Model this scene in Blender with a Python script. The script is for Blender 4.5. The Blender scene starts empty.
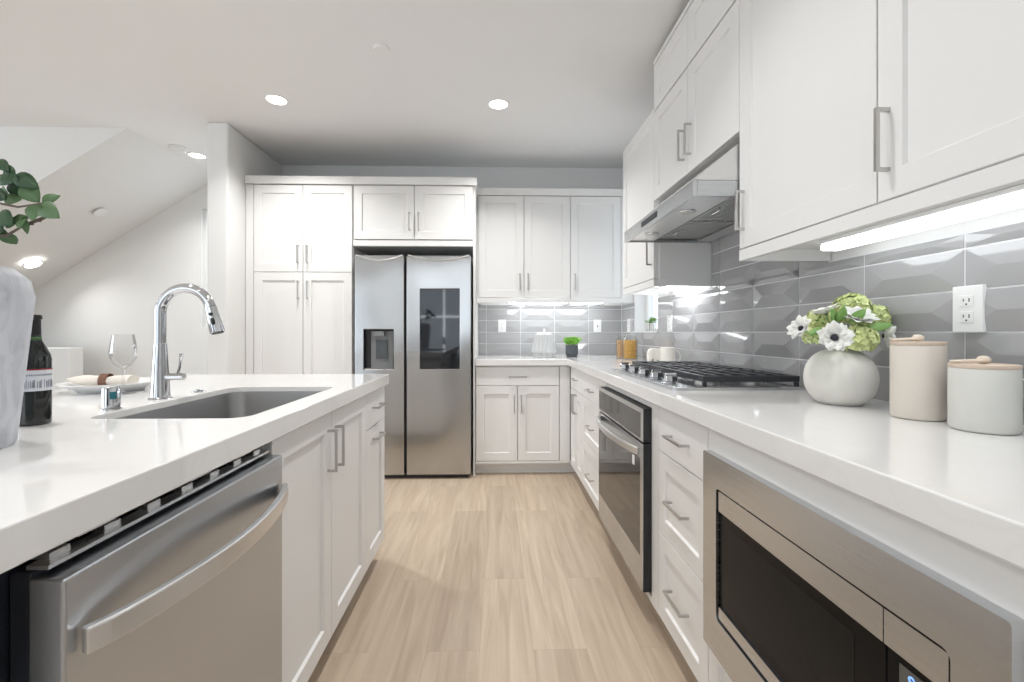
import bpy, bmesh, math, random
from mathutils import Vector, Matrix, Quaternion
random.seed(7)
S = bpy.context.scene
COL = S.collection
PI = math.pi
# ------------------------------------------------------------------ camera, world, exposure
TH = 0.0255; F = 452.0; CU = 505.5; HV = 332.2; EYE = 1.126
cam = bpy.data.cameras.new('camera'); cam.sensor_width = 36; cam.lens = F/1024*36
cam.shift_x = 6.5/1024; cam.shift_y = -8.8/1024; cam.clip_start = 0.02
camo = bpy.data.objects.new('camera', cam); COL.objects.link(camo)
camo.location = (0, 0, EYE); camo.rotation_euler = (PI/2, 0, -TH)
S.camera = camo
S.view_settings.view_transform = 'Standard'; S.view_settings.look = 'None'
S.view_settings.gamma = 1; S.view_settings.use_curve_mapping = False
S.view_settings.exposure = -0.04
W = bpy.data.worlds.new('world'); S.world = W; W.use_nodes = True
bg = W.node_tree.nodes['Background']; bg.inputs[0].default_value = (0.80, 0.90, 1.0, 1); bg.inputs[1].default_value = 2.0

def area(name, loc, rot, sx, sy, power, color=(1, 1, 1), shape='RECTANGLE', spread=PI):
    l = bpy.data.lights.new(name, 'AREA'); l.shape = shape; l.size = sx
    if shape == 'RECTANGLE': l.size_y = sy
    l.energy = power; l.color = color; l.spread = spread
    o = bpy.data.objects.new(name, l); COL.objects.link(o); o.location = loc; o.rotation_euler = rot
    return o
CEIL = 2.645; XW = 1.19; YB = 4.16
# daylight from the rear window; door and left lamps added for even light
area('daylight_rear_window', (-1.2, -3.80, 1.5), (math.radians(-108), 0, 0), 1.5, 1.8, 85, (0.88, 0.94, 1.0))  # all three lamps tilted up to brighten the ceiling
area('fill_rear_door', (-4.3, -3.80, 1.3), (math.radians(-110), 0, 0), 2.6, 2.3, 60, (0.90, 0.95, 1.0))
area('fill_left_window', (-6.80, 0.2, 1.4), (0, math.radians(-125), 0), 1.9, 3.6, 85, (0.90, 0.95, 1.0))

# ------------------------------------------------------------------ helpers
def T(t, x): return t - TH*x          # depth along the lens axis -> world y for a point at x
def yR(u, x): return F*x/(u-494.0) - TH*x

def sharpen(bm, ang=0.6):
    for f in bm.faces: f.smooth = True
    for e in bm.edges:
        if len(e.link_faces) == 2:
            try:
                if e.calc_face_angle() > ang: e.smooth = False
            except Exception: pass

ORG = {}
def obj(name, bm, mat, parent=None, smooth=False, bevel=0, seg=2, org=None, label=None, recalc=True):
    if recalc: bmesh.ops.recalc_face_normals(bm, faces=bm.faces[:])
    if smooth: sharpen(bm)
    me = bpy.data.meshes.new(name)
    o = bpy.data.objects.new(name, me); COL.objects.link(o)
    if parent is not None:
        og = ORG[parent.name]; o.parent = parent; ORG[o.name] = og
    else:
        og = Vector(org) if org else Vector((0, 0, 0)); o.location = og; ORG[o.name] = og
    if og.length > 0: bmesh.ops.translate(bm, vec=-og, verts=bm.verts[:])
    bm.to_mesh(me); bm.free(); me.materials.append(mat)
    if bevel:
        b = o.modifiers.new('bevel', 'BEVEL'); b.width = bevel; b.segments = seg; b.limit_method = 'ANGLE'; b.angle_limit = 0.6
        b.harden_normals = False
    if label: o['label'] = label
    return o

def thing(name, label, cat, loc, group=None):
    o = bpy.data.objects.new(name, None); COL.objects.link(o); o.location = loc
    o.empty_display_size = 0.05
    ORG[o.name] = Vector(loc); o['label'] = label; o['category'] = cat
    if group: o['group'] = group
    return o
def tag(o, label, cat, group=None):
    o['label'] = label; o['category'] = cat
    if group: o['group'] = group
    return o
def struct(name, bm, mat, **k):
    o = obj(name, bm, mat, **k)
    if not k.get('parent'): o['kind'] = 'structure'
    return o
def B(): return bmesh.new()
def box(bm, x0, x1, y0, y1, z0, z1):
    v = [bm.verts.new((x, y, z)) for x in (x0, x1) for y in (y0, y1) for z in (z0, z1)]
    for f in ((0,1,3,2),(4,6,7,5),(0,4,5,1),(2,3,7,6),(0,2,6,4),(1,5,7,3)): bm.faces.new([v[i] for i in f])
    return bm
def bx(*a): return box(B(), *a)
def mR(xf): return lambda a, d, z: (xf-d, a, z)
def mL(xf): return lambda a, d, z: (xf+d, a, z)
def mB(yf): return lambda a, d, z: (a, yf-d, z)
def boxm(bm, m, a0, a1, d0, d1, z0, z1):
    v = [bm.verts.new(m(a, d, z)) for a in (a0, a1) for d in (d0, d1) for z in (z0, z1)]
    for f in ((0,1,3,2),(4,6,7,5),(0,4,5,1),(2,3,7,6),(0,2,6,4),(1,5,7,3)): bm.faces.new([v[i] for i in f])
    return bm
def prism(bm, pts, axis, c0, c1):
    """pts: 2D outline; axis 'x','y','z' = extrusion axis; remaining axes in order"""
    def P(p, c):
        return {'x': (c, p[0], p[1]), 'y': (p[0], c, p[1]), 'z': (p[0], p[1], c)}[axis]
    a = [bm.verts.new(P(p, c0)) for p in pts]; b = [bm.verts.new(P(p, c1)) for p in pts]
    n = len(pts); bm.faces.new(a); bm.faces.new(b[::-1])
    for i in range(n): bm.faces.new((a[i], a[(i+1) % n], b[(i+1) % n], b[i]))
    return bm
def lathe(bm, prof, c, n=40, axis=None, close=True):
    """prof list of (r,z). r==0 -> pole"""
    q = Quaternion() if axis is None else Vector((0, 0, 1)).rotation_difference(Vector(axis).normalized())
    c = Vector(c); rings = []
    for r, z in prof:
        if r < 1e-6: rings.append([bm.verts.new(c + q @ Vector((0, 0, z)))])
        else: rings.append([bm.verts.new(c + q @ Vector((r*math.cos(2*PI*i/n), r*math.sin(2*PI*i/n), z))) for i in range(n)])
    for A, Bq in zip(rings, rings[1:]):
        for i in range(n):
            j = (i+1) % n
            if len(A) == 1 and len(Bq) == 1: continue
            if len(A) == 1: bm.faces.new((A[0], Bq[i], Bq[j]))
            elif len(Bq) == 1: bm.faces.new((A[i], A[j], Bq[0]))
            else: bm.faces.new((A[i], A[j], Bq[j], Bq[i]))
    return bm
def solid(prof): return [(0, prof[0][1])] + prof + [(0, prof[-1][1])]
def tube(bm, pts, r, n=12, cap=True, flat=None):
    pts = [Vector(p) for p in pts]; m = len(pts)
    rr = r if isinstance(r, (list, tuple)) else [r]*m
    up = None; rings = []
    for i in range(m):
        d = (pts[min(i+1, m-1)] - pts[max(i-1, 0)]).normalized()
        if up is None:
            up = Vector((0, 0, 1)) if abs(d.z) < 0.9 else Vector((0, 1, 0))
        s = d.cross(up).normalized(); up = s.cross(d).normalized()
        fx, fz = flat if flat else (1, 1)
        rings.append([bm.verts.new(pts[i] + s*math.cos(2*PI*k/n)*rr[i]*fx + up*math.sin(2*PI*k/n)*rr[i]*fz) for k in range(n)])
    for A, Bq in zip(rings, rings[1:]):
        for k in range(n): bm.faces.new((A[k], A[(k+1) % n], Bq[(k+1) % n], Bq[k]))
    if cap: bm.faces.new(rings[0][::-1]); bm.faces.new(rings[-1])
    return bm
def bar(bm, pts, w, h):
    """rectangular-section bar along pts lying in a plane z=const: w across, h vertical"""
    pts = [Vector(p) for p in pts]; m = len(pts); rings = []
    for i in range(m):
        d = (pts[min(i+1, m-1)] - pts[max(i-1, 0)]).normalized(); s = d.cross(Vector((0, 0, 1))).normalized()
        rings.append([bm.verts.new(pts[i] + s*a*w/2 + Vector((0, 0, 1))*b*h/2) for a, b in ((-1,-1),(1,-1),(1,1),(-1,1))])
    for A, Bq in zip(rings, rings[1:]):
        for k in range(4): bm.faces.new((A[k], A[(k+1) % 4], Bq[(k+1) % 4], Bq[k]))
    bm.faces.new(rings[0][::-1]); bm.faces.new(rings[-1])
    return bm
def rrect(x0, x1, y0, y1, r, n=6):
    out = []
    for cx, cy, a in ((x1-r, y1-r, 0), (x0+r, y1-r, 90), (x0+r, y0+r, 180), (x1-r, y0+r, 270)):
        for k in range(n+1):
            t = math.radians(a+90*k/n); out.append((cx+r*math.cos(t), cy+r*math.sin(t)))
    return out
def plate_holes(outline, holes, z0, z1):
    bm = B(); loops = []
    for L in [outline]+holes:
        vs = [bm.verts.new((p[0], p[1], z0)) for p in L]
        loops.append([bm.edges.new((vs[i], vs[(i+1) % len(vs)])) for i in range(len(vs))])
    r = bmesh.ops.triangle_fill(bm, edges=[e for l in loops for e in l], use_beauty=True, use_dissolve=False)
    fs = [g for g in r['geom'] if isinstance(g, bmesh.types.BMFace)]
    e = bmesh.ops.extrude_face_region(bm, geom=fs)
    bmesh.ops.translate(bm, vec=(0, 0, z1-z0), verts=[g for g in e['geom'] if isinstance(g, bmesh.types.BMVert)])
    bmesh.ops.recalc_face_normals(bm, faces=bm.faces[:])
    return bm
def map3(bm, m):
    """reinterpret verts (a,d,z) through mapping m"""
    for v in bm.verts: v.co = Vector(m(*v.co))
    return bm

# ------------------------------------------------------------------ materials
def newmat(name):
    m = bpy.data.materials.new(name); m.use_nodes = True
    return m, m.node_tree, m.node_tree.nodes['Principled BSDF']
def sset(p, k, v):
    if k in p.inputs: p.inputs[k].default_value = v
def paint(name, col, rough=0.45, metal=0, spec=0.5, var=0.02, vs=6, bump=0, bs=200, coat=0, **kw):
    m, nt, p = newmat(name); N = nt.nodes; L = nt.links
    sset(p, 'Roughness', rough); sset(p, 'Metallic', metal); sset(p, 'Specular IOR Level', spec); sset(p, 'Coat Weight', coat)
    sset(p, 'Coat Roughness', 0.05)
    for k, v in kw.items(): sset(p, k.replace('_', ' '), v)
    tc = N.new('ShaderNodeTexCoord'); nz = N.new('ShaderNodeTexNoise'); nz.inputs['Scale'].default_value = vs
    L.new(tc.outputs['Object'], nz.inputs['Vector'])
    mx = N.new('ShaderNodeMix'); mx.data_type = 'RGBA'
    mx.inputs['A'].default_value = [c*(1-var) for c in col]+[1]; mx.inputs['B'].default_value = [min(1, c*(1+var)) for c in col]+[1]
    L.new(nz.outputs['Fac'], mx.inputs['Factor']); L.new(mx.outputs['Result'], p.inputs['Base Color'])
    if bump:
        n2 = N.new('ShaderNodeTexNoise'); n2.inputs['Scale'].default_value = bs; L.new(tc.outputs['Object'], n2.inputs['Vector'])
        b = N.new('ShaderNodeBump'); b.inputs['Strength'].default_value = bump; b.inputs['Distance'].default_value = 0.002
        L.new(n2.outputs['Fac'], b.inputs['Height']); L.new(b.outputs['Normal'], p.inputs['Normal'])
    return m
def steel(name, col=(0.60, 0.595, 0.585), rough=0.28, scale=(1, 1, 400), amp=0.05, wav=0.0):
    m, nt, p = newmat(name); N = nt.nodes; L = nt.links
    sset(p, 'Metallic', 1.0); sset(p, 'Base Color', (*col, 1)); amp = min(amp, 0.012)
    tc = N.new('ShaderNodeTexCoord'); mp = N.new('ShaderNodeMapping'); mp.inputs['Scale'].default_value = scale
    nz = N.new('ShaderNodeTexNoise'); nz.inputs['Scale'].default_value = 3; nz.inputs['Detail'].default_value = 1
    L.new(tc.outputs['Object'], mp.inputs['Vector']); L.new(mp.outputs['Vector'], nz.inputs['Vector'])
    mr = N.new('ShaderNodeMapRange'); mr.inputs['To Min'].default_value = rough-amp; mr.inputs['To Max'].default_value = rough+amp
    L.new(nz.outputs['Fac'], mr.inputs['Value']); L.new(mr.outputs['Result'], p.inputs['Roughness'])
    
    if wav:
        n2 = N.new('ShaderNodeTexNoise'); n2.inputs['Scale'].default_value = 2.2; n2.inputs['Detail'].default_value = 0
        L.new(tc.outputs['Object'], n2.inputs['Vector'])
        b2 = N.new('ShaderNodeBump'); b2.inputs['Strength'].default_value = wav; b2.inputs['Distance'].default_value = 0.02
        L.new(n2.outputs['Fac'], b2.inputs['Height']); L.new(b2.outputs['Normal'], p.inputs['Normal'])
    return m
def emis(name, col, st):
    m, nt, p = newmat(name); sset(p, 'Base Color', (*col, 1)); sset(p, 'Emission Color', (*col, 1)); sset(p, 'Emission Strength', st)
    return m
def thin_glass(name, tint=(1, 1, 1), refl=1.0):
    m = bpy.data.materials.new(name); m.use_nodes = True; nt = m.node_tree; N = nt.nodes; L = nt.links
    for n in list(N): N.remove(n)
    out = N.new('ShaderNodeOutputMaterial'); tr = N.new('ShaderNodeBsdfTransparent'); gl = N.new('ShaderNodeBsdfGlossy')
    tr.inputs[0].default_value = (*tint, 1); gl.inputs['Roughness'].default_value = 0.02
    fr = N.new('ShaderNodeLayerWeight'); fr.inputs['Blend'].default_value = 0.25
    mu = N.new('ShaderNodeMath'); mu.operation = 'MULTIPLY'; mu.inputs[1].default_value = refl
    mx = N.new('ShaderNodeMixShader'); L.new(fr.outputs['Fresnel'], mu.inputs[0]); L.new(mu.outputs[0], mx.inputs[0])
    L.new(tr.outputs[0], mx.inputs[1]); L.new(gl.outputs[0], mx.inputs[2]); L.new(mx.outputs[0], out.inputs[0])
    return m
M = {}
M['wall'] = paint('wall_paint', (0.78, 0.78, 0.77), 0.75, var=0.01)
M['ceil'] = paint('ceiling_paint', (0.83, 0.83, 0.83), 0.85, var=0.01)
M['cab'] = paint('cabinet_white_lacquer', (0.80, 0.795, 0.785), 0.38, var=0.008)
M['inner'] = paint('cabinet_interior_melamine', (0.55, 0.54, 0.52), 0.6)
M['dark'] = paint('black_plastic', (0.012, 0.013, 0.016), 0.4, var=0.1)
M['gasket'] = paint('dark_rubber_gasket', (0.02, 0.024, 0.035), 0.45, var=0.1)
M['fbody'] = paint('dark_grey_fridge_body', (0.05, 0.05, 0.055), 0.7)  # even dark grey for the fridge body
M['nickel'] = steel('brushed_nickel', (0.55, 0.54, 0.53), 0.28, (200, 200, 200))
M['steel'] = steel('stainless_steel_horizontal_grain', (0.57, 0.585, 0.60), 0.27, (1, 1, 1500), wav=0.25)
M['steelf'] = steel('fridge_stainless_steel', (0.47, 0.468, 0.465), 0.20, (1, 1, 1500), wav=0.8)
M['dgrey'] = paint('grey_satin_plastic', (0.20, 0.205, 0.21), 0.35)
M['steeld'] = steel('dishwasher_stainless_steel', (0.53, 0.555, 0.585), 0.30, (1, 1, 1500), wav=0.3)
M['steell'] = steel('light_satin_steel', (0.74, 0.735, 0.73), 0.33, (1, 1, 1500))
M['sinks'] = steel('sink_satin_steel', (0.50, 0.50, 0.50), 0.38, (2, 2, 60))
M['chrome'] = steel('polished_chrome', (0.64, 0.65, 0.67), 0.06, (1, 1, 1), 0.01)
M['bglass'] = paint('black_glass', (0.006, 0.006, 0.007), 0.08, var=0.05, spec=0.12)
M['sglass'] = paint('glossy_screen_glass', (0.008, 0.010, 0.014), 0.04, var=0.05, spec=0.7)
M['oglass'] = paint('smoked_oven_glass', (0.02, 0.019, 0.018), 0.05, var=0.05, spec=0.5, coat=0.1)
M['iron'] = paint('cast_iron', (0.022, 0.024, 0.030), 0.42, var=0.15, bump=0.2, bs=300)
M['pane'] = thin_glass('window_pane_glass', (1, 1, 1), 0.3)
M['glass'] = thin_glass('clear_drinking_glass', (0.97, 0.97, 0.97), 0.45)
M['plastic'] = paint('white_plastic', (0.82, 0.82, 0.81), 0.3)
M['slot'] = paint('outlet_slot_black', (0.04, 0.04, 0.04), 0.5)
M['cream'] = paint('matte_cream_ceramic', (0.68, 0.655, 0.60), 0.6, var=0.03, vs=20, bump=0.1, bs=250)
M['stone'] = paint('matte_white_stoneware', (0.70, 0.685, 0.64), 0.6, var=0.04, vs=12, bump=0.15, bs=160)
M['stoneg'] = paint('pale_grey_stoneware', (0.66, 0.66, 0.62), 0.6, var=0.04, vs=12, bump=0.15, bs=160)
M['stonew'] = paint('warm_cream_stoneware', (0.70, 0.645, 0.575), 0.6, var=0.04, vs=12, bump=0.15, bs=160)
M['wood'] = paint('pale_beech_lid', (0.62, 0.50, 0.40), 0.5, var=0.1, vs=30)
M['rope'] = paint('natural_cotton_rope', (0.66, 0.57, 0.47), 0.85, var=0.12, vs=120, bump=0.6, bs=300)
M['porc'] = paint('glazed_white_porcelain', (0.80, 0.80, 0.80), 0.15)
M['linen'] = paint('cream_linen', (0.72, 0.67, 0.60), 0.9, var=0.06, vs=60, bump=0.4, bs=400)
M['ring'] = paint('dark_brown_leather_ring', (0.16, 0.075, 0.045), 0.5, var=0.15)
M['petal'] = paint('white_petals', (0.84, 0.83, 0.78), 0.6, var=0.04, Subsurface_Weight=0.1)
M['pollen'] = paint('black_anemone_centre', (0.02, 0.018, 0.03), 0.7)
M['hyd'] = paint('lime_green_florets', (0.66, 0.73, 0.34), 0.6, var=0.28, vs=45)
M['leaf'] = paint('mid_green_leaf', (0.20, 0.38, 0.10), 0.5, var=0.25, vs=30)
M['leafd'] = paint('dark_green_leaf', (0.025, 0.075, 0.028), 0.45, var=0.35, vs=18)
M['leafl'] = paint('sage_green_leaf', (0.085, 0.165, 0.065), 0.5, var=0.3, vs=18)
M['succ'] = paint('bright_green_succulent', (0.22, 0.50, 0.06), 0.5, var=0.4, vs=60)
M['twig'] = paint('brown_twig', (0.14, 0.11, 0.09), 0.8, var=0.2)
M['potd'] = paint('charcoal_pot', (0.07, 0.08, 0.09), 0.6, var=0.1)
M['bottle'] = paint('black_green_bottle_glass', (0.004, 0.007, 0.006), 0.04, var=0.1, spec=0.7)
M['foil'] = paint('black_capsule_foil', (0.01, 0.01, 0.012), 0.3)
M['gfoil'] = paint('green_capsule_band', (0.12, 0.30, 0.08), 0.35)
M['paper'] = paint('grey_white_label_paper', (0.68, 0.70, 0.74), 0.6)
M['red'] = paint('dark_red_print', (0.30, 0.02, 0.03), 0.6)
M['ink'] = paint('grey_ink', (0.22, 0.24, 0.30), 0.6)
M['teal'] = paint('painted_teal_reflection', (0.02, 0.16, 0.20), 0.4)
M['blue'] = emis('blue_display_digits', (0.25, 0.45, 1.0), 0.8)
M['lcd'] = paint('grey_lcd_window', (0.10, 0.10, 0.09), 0.15)
M['led'] = emis('led_strip_diffuser', (0.94, 0.97, 1.0), 6.0)
M['ledb'] = emis('bright_led_diffuser', (0.94, 0.97, 1.0), 20.0)
M['lamp'] = emis('recessed_lamp_diffuser', (1.0, 0.97, 0.92), 6.0)
M['pastas'] = paint('golden_pasta', (0.78, 0.42, 0.10), 0.55, var=0.5, vs=75)
M['grain'] = paint('pale_orange_pasta', (0.70, 0.45, 0.22), 0.6, var=0.3, vs=90)
M['rib'] = paint('white_ribbed_glass', (0.78, 0.79, 0.80), 0.12, var=0.03, Transmission_Weight=0.35, coat=0.5)
M['grout'] = paint('light_grey_grout', (0.80, 0.81, 0.815), 0.8)

def mat_quartz():
    m, nt, p = newmat('polished_white_quartz'); N = nt.nodes; L = nt.links
    sset(p, 'Roughness', 0.05); sset(p, 'Specular IOR Level', 0.55)
    tc = N.new('ShaderNodeTexCoord'); nz = N.new('ShaderNodeTexNoise'); nz.inputs['Scale'].default_value = 3.5; nz.inputs['Detail'].default_value = 7
    nz.inputs['Distortion'].default_value = 1.5
    L.new(tc.outputs['Object'], nz.inputs['Vector'])
    r = N.new('ShaderNodeValToRGB'); e = r.color_ramp.elements
    e[0].position = 0.47; e[0].color = (0.79, 0.785, 0.775, 1); e[1].position = 0.53; e[1].color = (0.79, 0.785, 0.775, 1)
    k = r.color_ramp.elements.new(0.5); k.color = (0.772, 0.768, 0.76, 1)
    L.new(nz.outputs['Fac'], r.inputs['Fac']); L.new(r.outputs['Color'], p.inputs['Base Color'])
    return m
M['quartz'] = mat_quartz()
def mat_marble():
    m, nt, p = newmat('grey_veined_marble'); N = nt.nodes; L = nt.links
    sset(p, 'Roughness', 0.4)
    tc = N.new('ShaderNodeTexCoord'); mp = N.new('ShaderNodeMapping'); mp.inputs['Rotation'].default_value = (0.2, 1.0, 0.3)
    mp.inputs['Scale'].default_value = (3, 3, 1.3)
    nz = N.new('ShaderNodeTexNoise'); nz.inputs['Scale'].default_value = 9; nz.inputs['Detail'].default_value = 8; nz.inputs['Distortion'].default_value = 1.2
    L.new(tc.outputs['Object'], mp.inputs['Vector']); L.new(mp.outputs['Vector'], nz.inputs['Vector'])
    r = N.new('ShaderNodeValToRGB'); e = r.color_ramp.elements
    e[0].position = 0.33; e[0].color = (0.40, 0.42, 0.46, 1); e[1].position = 0.58; e[1].color = (0.54, 0.56, 0.605, 1)
    L.new(nz.outputs['Fac'], r.inputs['Fac']); L.new(r.outputs['Color'], p.inputs['Base Color'])
    return m
M['marble'] = mat_marble()
def mat_floor():
    m, nt, p = newmat('light_oak_plank_floor'); N = nt.nodes; L = nt.links
    sset(p, 'Roughness', 0.42)
    tc = N.new('ShaderNodeTexCoord'); mp = N.new('ShaderNodeMapping'); mp.inputs['Rotation'].default_value = (0, 0, PI/2)
    mp.inputs['Location'].default_value = (0.35, 0.05, 0)
    br = N.new('ShaderNodeTexBrick'); br.inputs['Scale'].default_value = 1.0; br.inputs['Brick Width'].default_value = 1.25
    br.inputs['Row Height'].default_value = 0.19; br.inputs['Mortar Size'].default_value = 0.0005; br.inputs['Mortar Smooth'].default_value = 0.3
    br.offset = 0.37; br.offset_frequency = 2
    br.inputs['Color1'].default_value = (0.0, 0, 0, 1); br.inputs['Color2'].default_value = (1, 1, 1, 1); br.inputs['Mortar'].default_value = (0.5, 0.5, 0.5, 1)
    L.new(tc.outputs['Object'], mp.inputs['Vector']); L.new(mp.outputs['Vector'], br.inputs['Vector'])
    m2 = N.new('ShaderNodeMapping'); m2.inputs['Scale'].default_value = (11, 0.8, 1)
    L.new(tc.outputs['Object'], m2.inputs['Vector'])
    # shift grain per plank
    ad = N.new('ShaderNodeVectorMath'); ad.operation = 'MULTIPLY_ADD'; ad.inputs[1].default_value = (7, 13, 3)
    L.new(br.outputs['Color'], ad.inputs[0]); L.new(m2.outputs['Vector'], ad.inputs[2])
    nz = N.new('ShaderNodeTexNoise'); nz.inputs['Scale'].default_value = 2.0; nz.inputs['Detail'].default_value = 9; nz.inputs['Roughness'].default_value = 0.52; nz.inputs['Distortion'].default_value = 1.0
    L.new(ad.outputs['Vector'], nz.inputs['Vector'])
    rp = N.new('ShaderNodeValToRGB'); e = rp.color_ramp.elements
    e[0].position = 0.32; e[0].color = (0.42, 0.325, 0.24, 1); e[1].position = 0.66; e[1].color = (0.545, 0.445, 0.34, 1)
    L.new(nz.outputs['Fac'], rp.inputs['Fac'])
    bw = N.new('ShaderNodeRGBToBW'); L.new(br.outputs['Color'], bw.inputs[0])
    hs = N.new('ShaderNodeHueSaturation'); mr = N.new('ShaderNodeMapRange'); mr.inputs['To Min'].default_value = 0.92; mr.inputs['To Max'].default_value = 1.07
    L.new(bw.outputs[0], mr.inputs['Value']); L.new(mr.outputs['Result'], hs.inputs['Value']); L.new(rp.outputs['Color'], hs.inputs['Color'])
    mx = N.new('ShaderNodeMix'); mx.data_type = 'RGBA'; mx.inputs['B'].default_value = (0.34, 0.26, 0.185, 1)
    L.new(br.outputs['Fac'], mx.inputs['Factor']); L.new(hs.outputs['Color'], mx.inputs['A']); L.new(mx.outputs['Result'], p.inputs['Base Color'])
    return m
M['floor'] = mat_floor()
def mat_tile():
    m, nt, p = newmat('glazed_grey_relief_tile'); N = nt.nodes; L = nt.links
    sset(p, 'Roughness', 0.07); sset(p, 'Specular IOR Level', 0.6)
    tc = N.new('ShaderNodeTexCoord'); nz = N.new('ShaderNodeTexNoise'); nz.inputs['Scale'].default_value = 2.5
    L.new(tc.outputs['Object'], nz.inputs['Vector'])
    mx = N.new('ShaderNodeMix'); mx.data_type = 'RGBA'; mx.inputs['A'].default_value = (0.345, 0.342, 0.345, 1); mx.inputs['B'].default_value = (0.40, 0.398, 0.40, 1)
    L.new(nz.outputs['Fac'], mx.inputs['Factor']); L.new(mx.outputs['Result'], p.inputs['Base Color'])
    return m
M['tile'] = mat_tile()

# ------------------------------------------------------------------ room shell
XL = -6.9; YR_ = -3.9
struct('floor', bx(XL-0.15, XW+0.2, YR_-0.15, 4.75, -0.05, 0), M['floor'])
struct('ceiling', bx(XL-0.15, XW+0.2, YR_-0.15, 4.75, CEIL, CEIL+0.12), M['ceil'])
struct('wall_back', bx(-1.925, XW+0.2, YB, YB+0.15, 0, CEIL), M['wall'])
struct('wall_partition', bx(-2.076, -1.925, 3.32, 4.55, 0, CEIL), M['wall'], bevel=0.012, seg=3)
# right wall with the small window beside the corner
wy0, wy1 = T(3.27, XW), T(3.83, XW); wz0, wz1 = 1.122, 2.25
b = B(); box(b, XW, XW+0.16, YR_, wy0, 0, CEIL); box(b, XW, XW+0.16, wy1, YB, 0, CEIL)
box(b, XW, XW+0.16, wy0, wy1, 0, wz0); box(b, XW, XW+0.16, wy0, wy1, wz1, CEIL)
struct('wall_right', b, M['wall'])
def window(name, rect, m, depth, fr=0.045, mull=(), label=None):
    a0, a1, z0, z1 = rect
    b = B()
    boxm(b, m, a0, a0+fr, 0, depth, z0, z1); boxm(b, m, a1-fr, a1, 0, depth, z0, z1)
    boxm(b, m, a0+fr, a1-fr, 0, depth, z0, z0+fr); boxm(b, m, a0+fr, a1-fr, 0, depth, z1-fr, z1)
    for k in mull:
        if k[0] == 'h': boxm(b, m, a0+fr, a1-fr, 0, depth, k[1]-0.02, k[1]+0.02)
        else: boxm(b, m, k[1]-0.02, k[1]+0.02, 0.002, depth-0.002, z0+fr, z1-fr)
    o = struct(name, b, M['plastic'])
    obj('window_pane', boxm(B(), m, a0+fr, a1-fr, depth*0.45, depth*0.55, z0+fr, z1-fr), M['pane'], o)
    return o
window('window_1', (wy0, wy1, wz0, wz1), mR(XW+0.15), 0.05, fr=0.035)
# far wall of the stair side, with a window whose edge shows beside the partition
fy = 4.53
b = B(); fx0, fx1 = -2.885, -2.2
box(b, XL, fx0, fy, fy+0.15, 0, CEIL); box(b, fx1, -2.0, fy, fy+0.15, 0, CEIL)
box(b, fx0, fx1, fy, fy+0.15, 0, 1.165); box(b, fx0, fx1, fy, fy+0.15, 2.345, CEIL)
struct('wall_far', b, M['wall'])
window('window_2', (fx0, fx1, 1.165, 2.345), mB(fy+0.09), 0.05, fr=0.03)
# sloped underside of the stairs: a wedge hanging from the ceiling
cx, sl = -2.73, 0.655
struct('ceiling_slope', prism(B(), [(cx, CEIL), (XL, CEIL), (XL, CEIL+sl*(XL-cx)+0.2), (XL, max(0.0, CEIL+sl*(XL-cx)))], 'y', 3.43, fy), M['wall'])
# left and rear walls
lw0, lw1 = -1.7, 2.1
b = B(); box(b, XL-0.15, XL, YR_, lw0, 0, CEIL); box(b, XL-0.15, XL, lw1, 4.55, 0, CEIL); box(b, XL-0.15, XL, lw0, lw1, 0, 0.4); box(b, XL-0.15, XL, lw0, lw1, 2.4, CEIL)
struct('wall_left', b, M['wall'])
window('window_3', (lw0, lw1, 0.4, 2.4), mL(XL-0.15), 0.06, mull=(('v', 0.2),))
b = B(); yr = YR_
for x0, x1, z0, z1 in ((XL, -5.7, 0, CEIL), (-5.7, -2.9, 2.5, CEIL), (-2.9, -2.0, 0, CEIL), (-2.0, -0.4, 0, 0.55), (-2.0, -0.4, 2.45, CEIL), (-0.4, XW+0.16, 0, CEIL)):
    box(b, x0, x1, yr-0.15, yr, z0, z1)
struct('wall_rear', b, M['wall'])
window('window_4', (-2.0, -0.4, 0.55, 2.45), lambda a, d, z: (a, yr-0.12+d, z), 0.06, mull=(('h', 1.5), ('v', -1.2)))
window('door_1', (-5.7, -2.9, 0.0, 2.5), lambda a, d, z: (a, yr-0.12+d, z), 0.06, fr=0.07, mull=(('v', -4.3),))
# low wall far left
struct('wall_low', bx(-5.2, -3.78, 4.12, 4.26, 0, 0.985), M['wall'], bevel=0.004)
struct('baseboard_partition', bx(-2.09, -2.0765, 3.31, 4.5, 0, 0.1), M['cab'])

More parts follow.
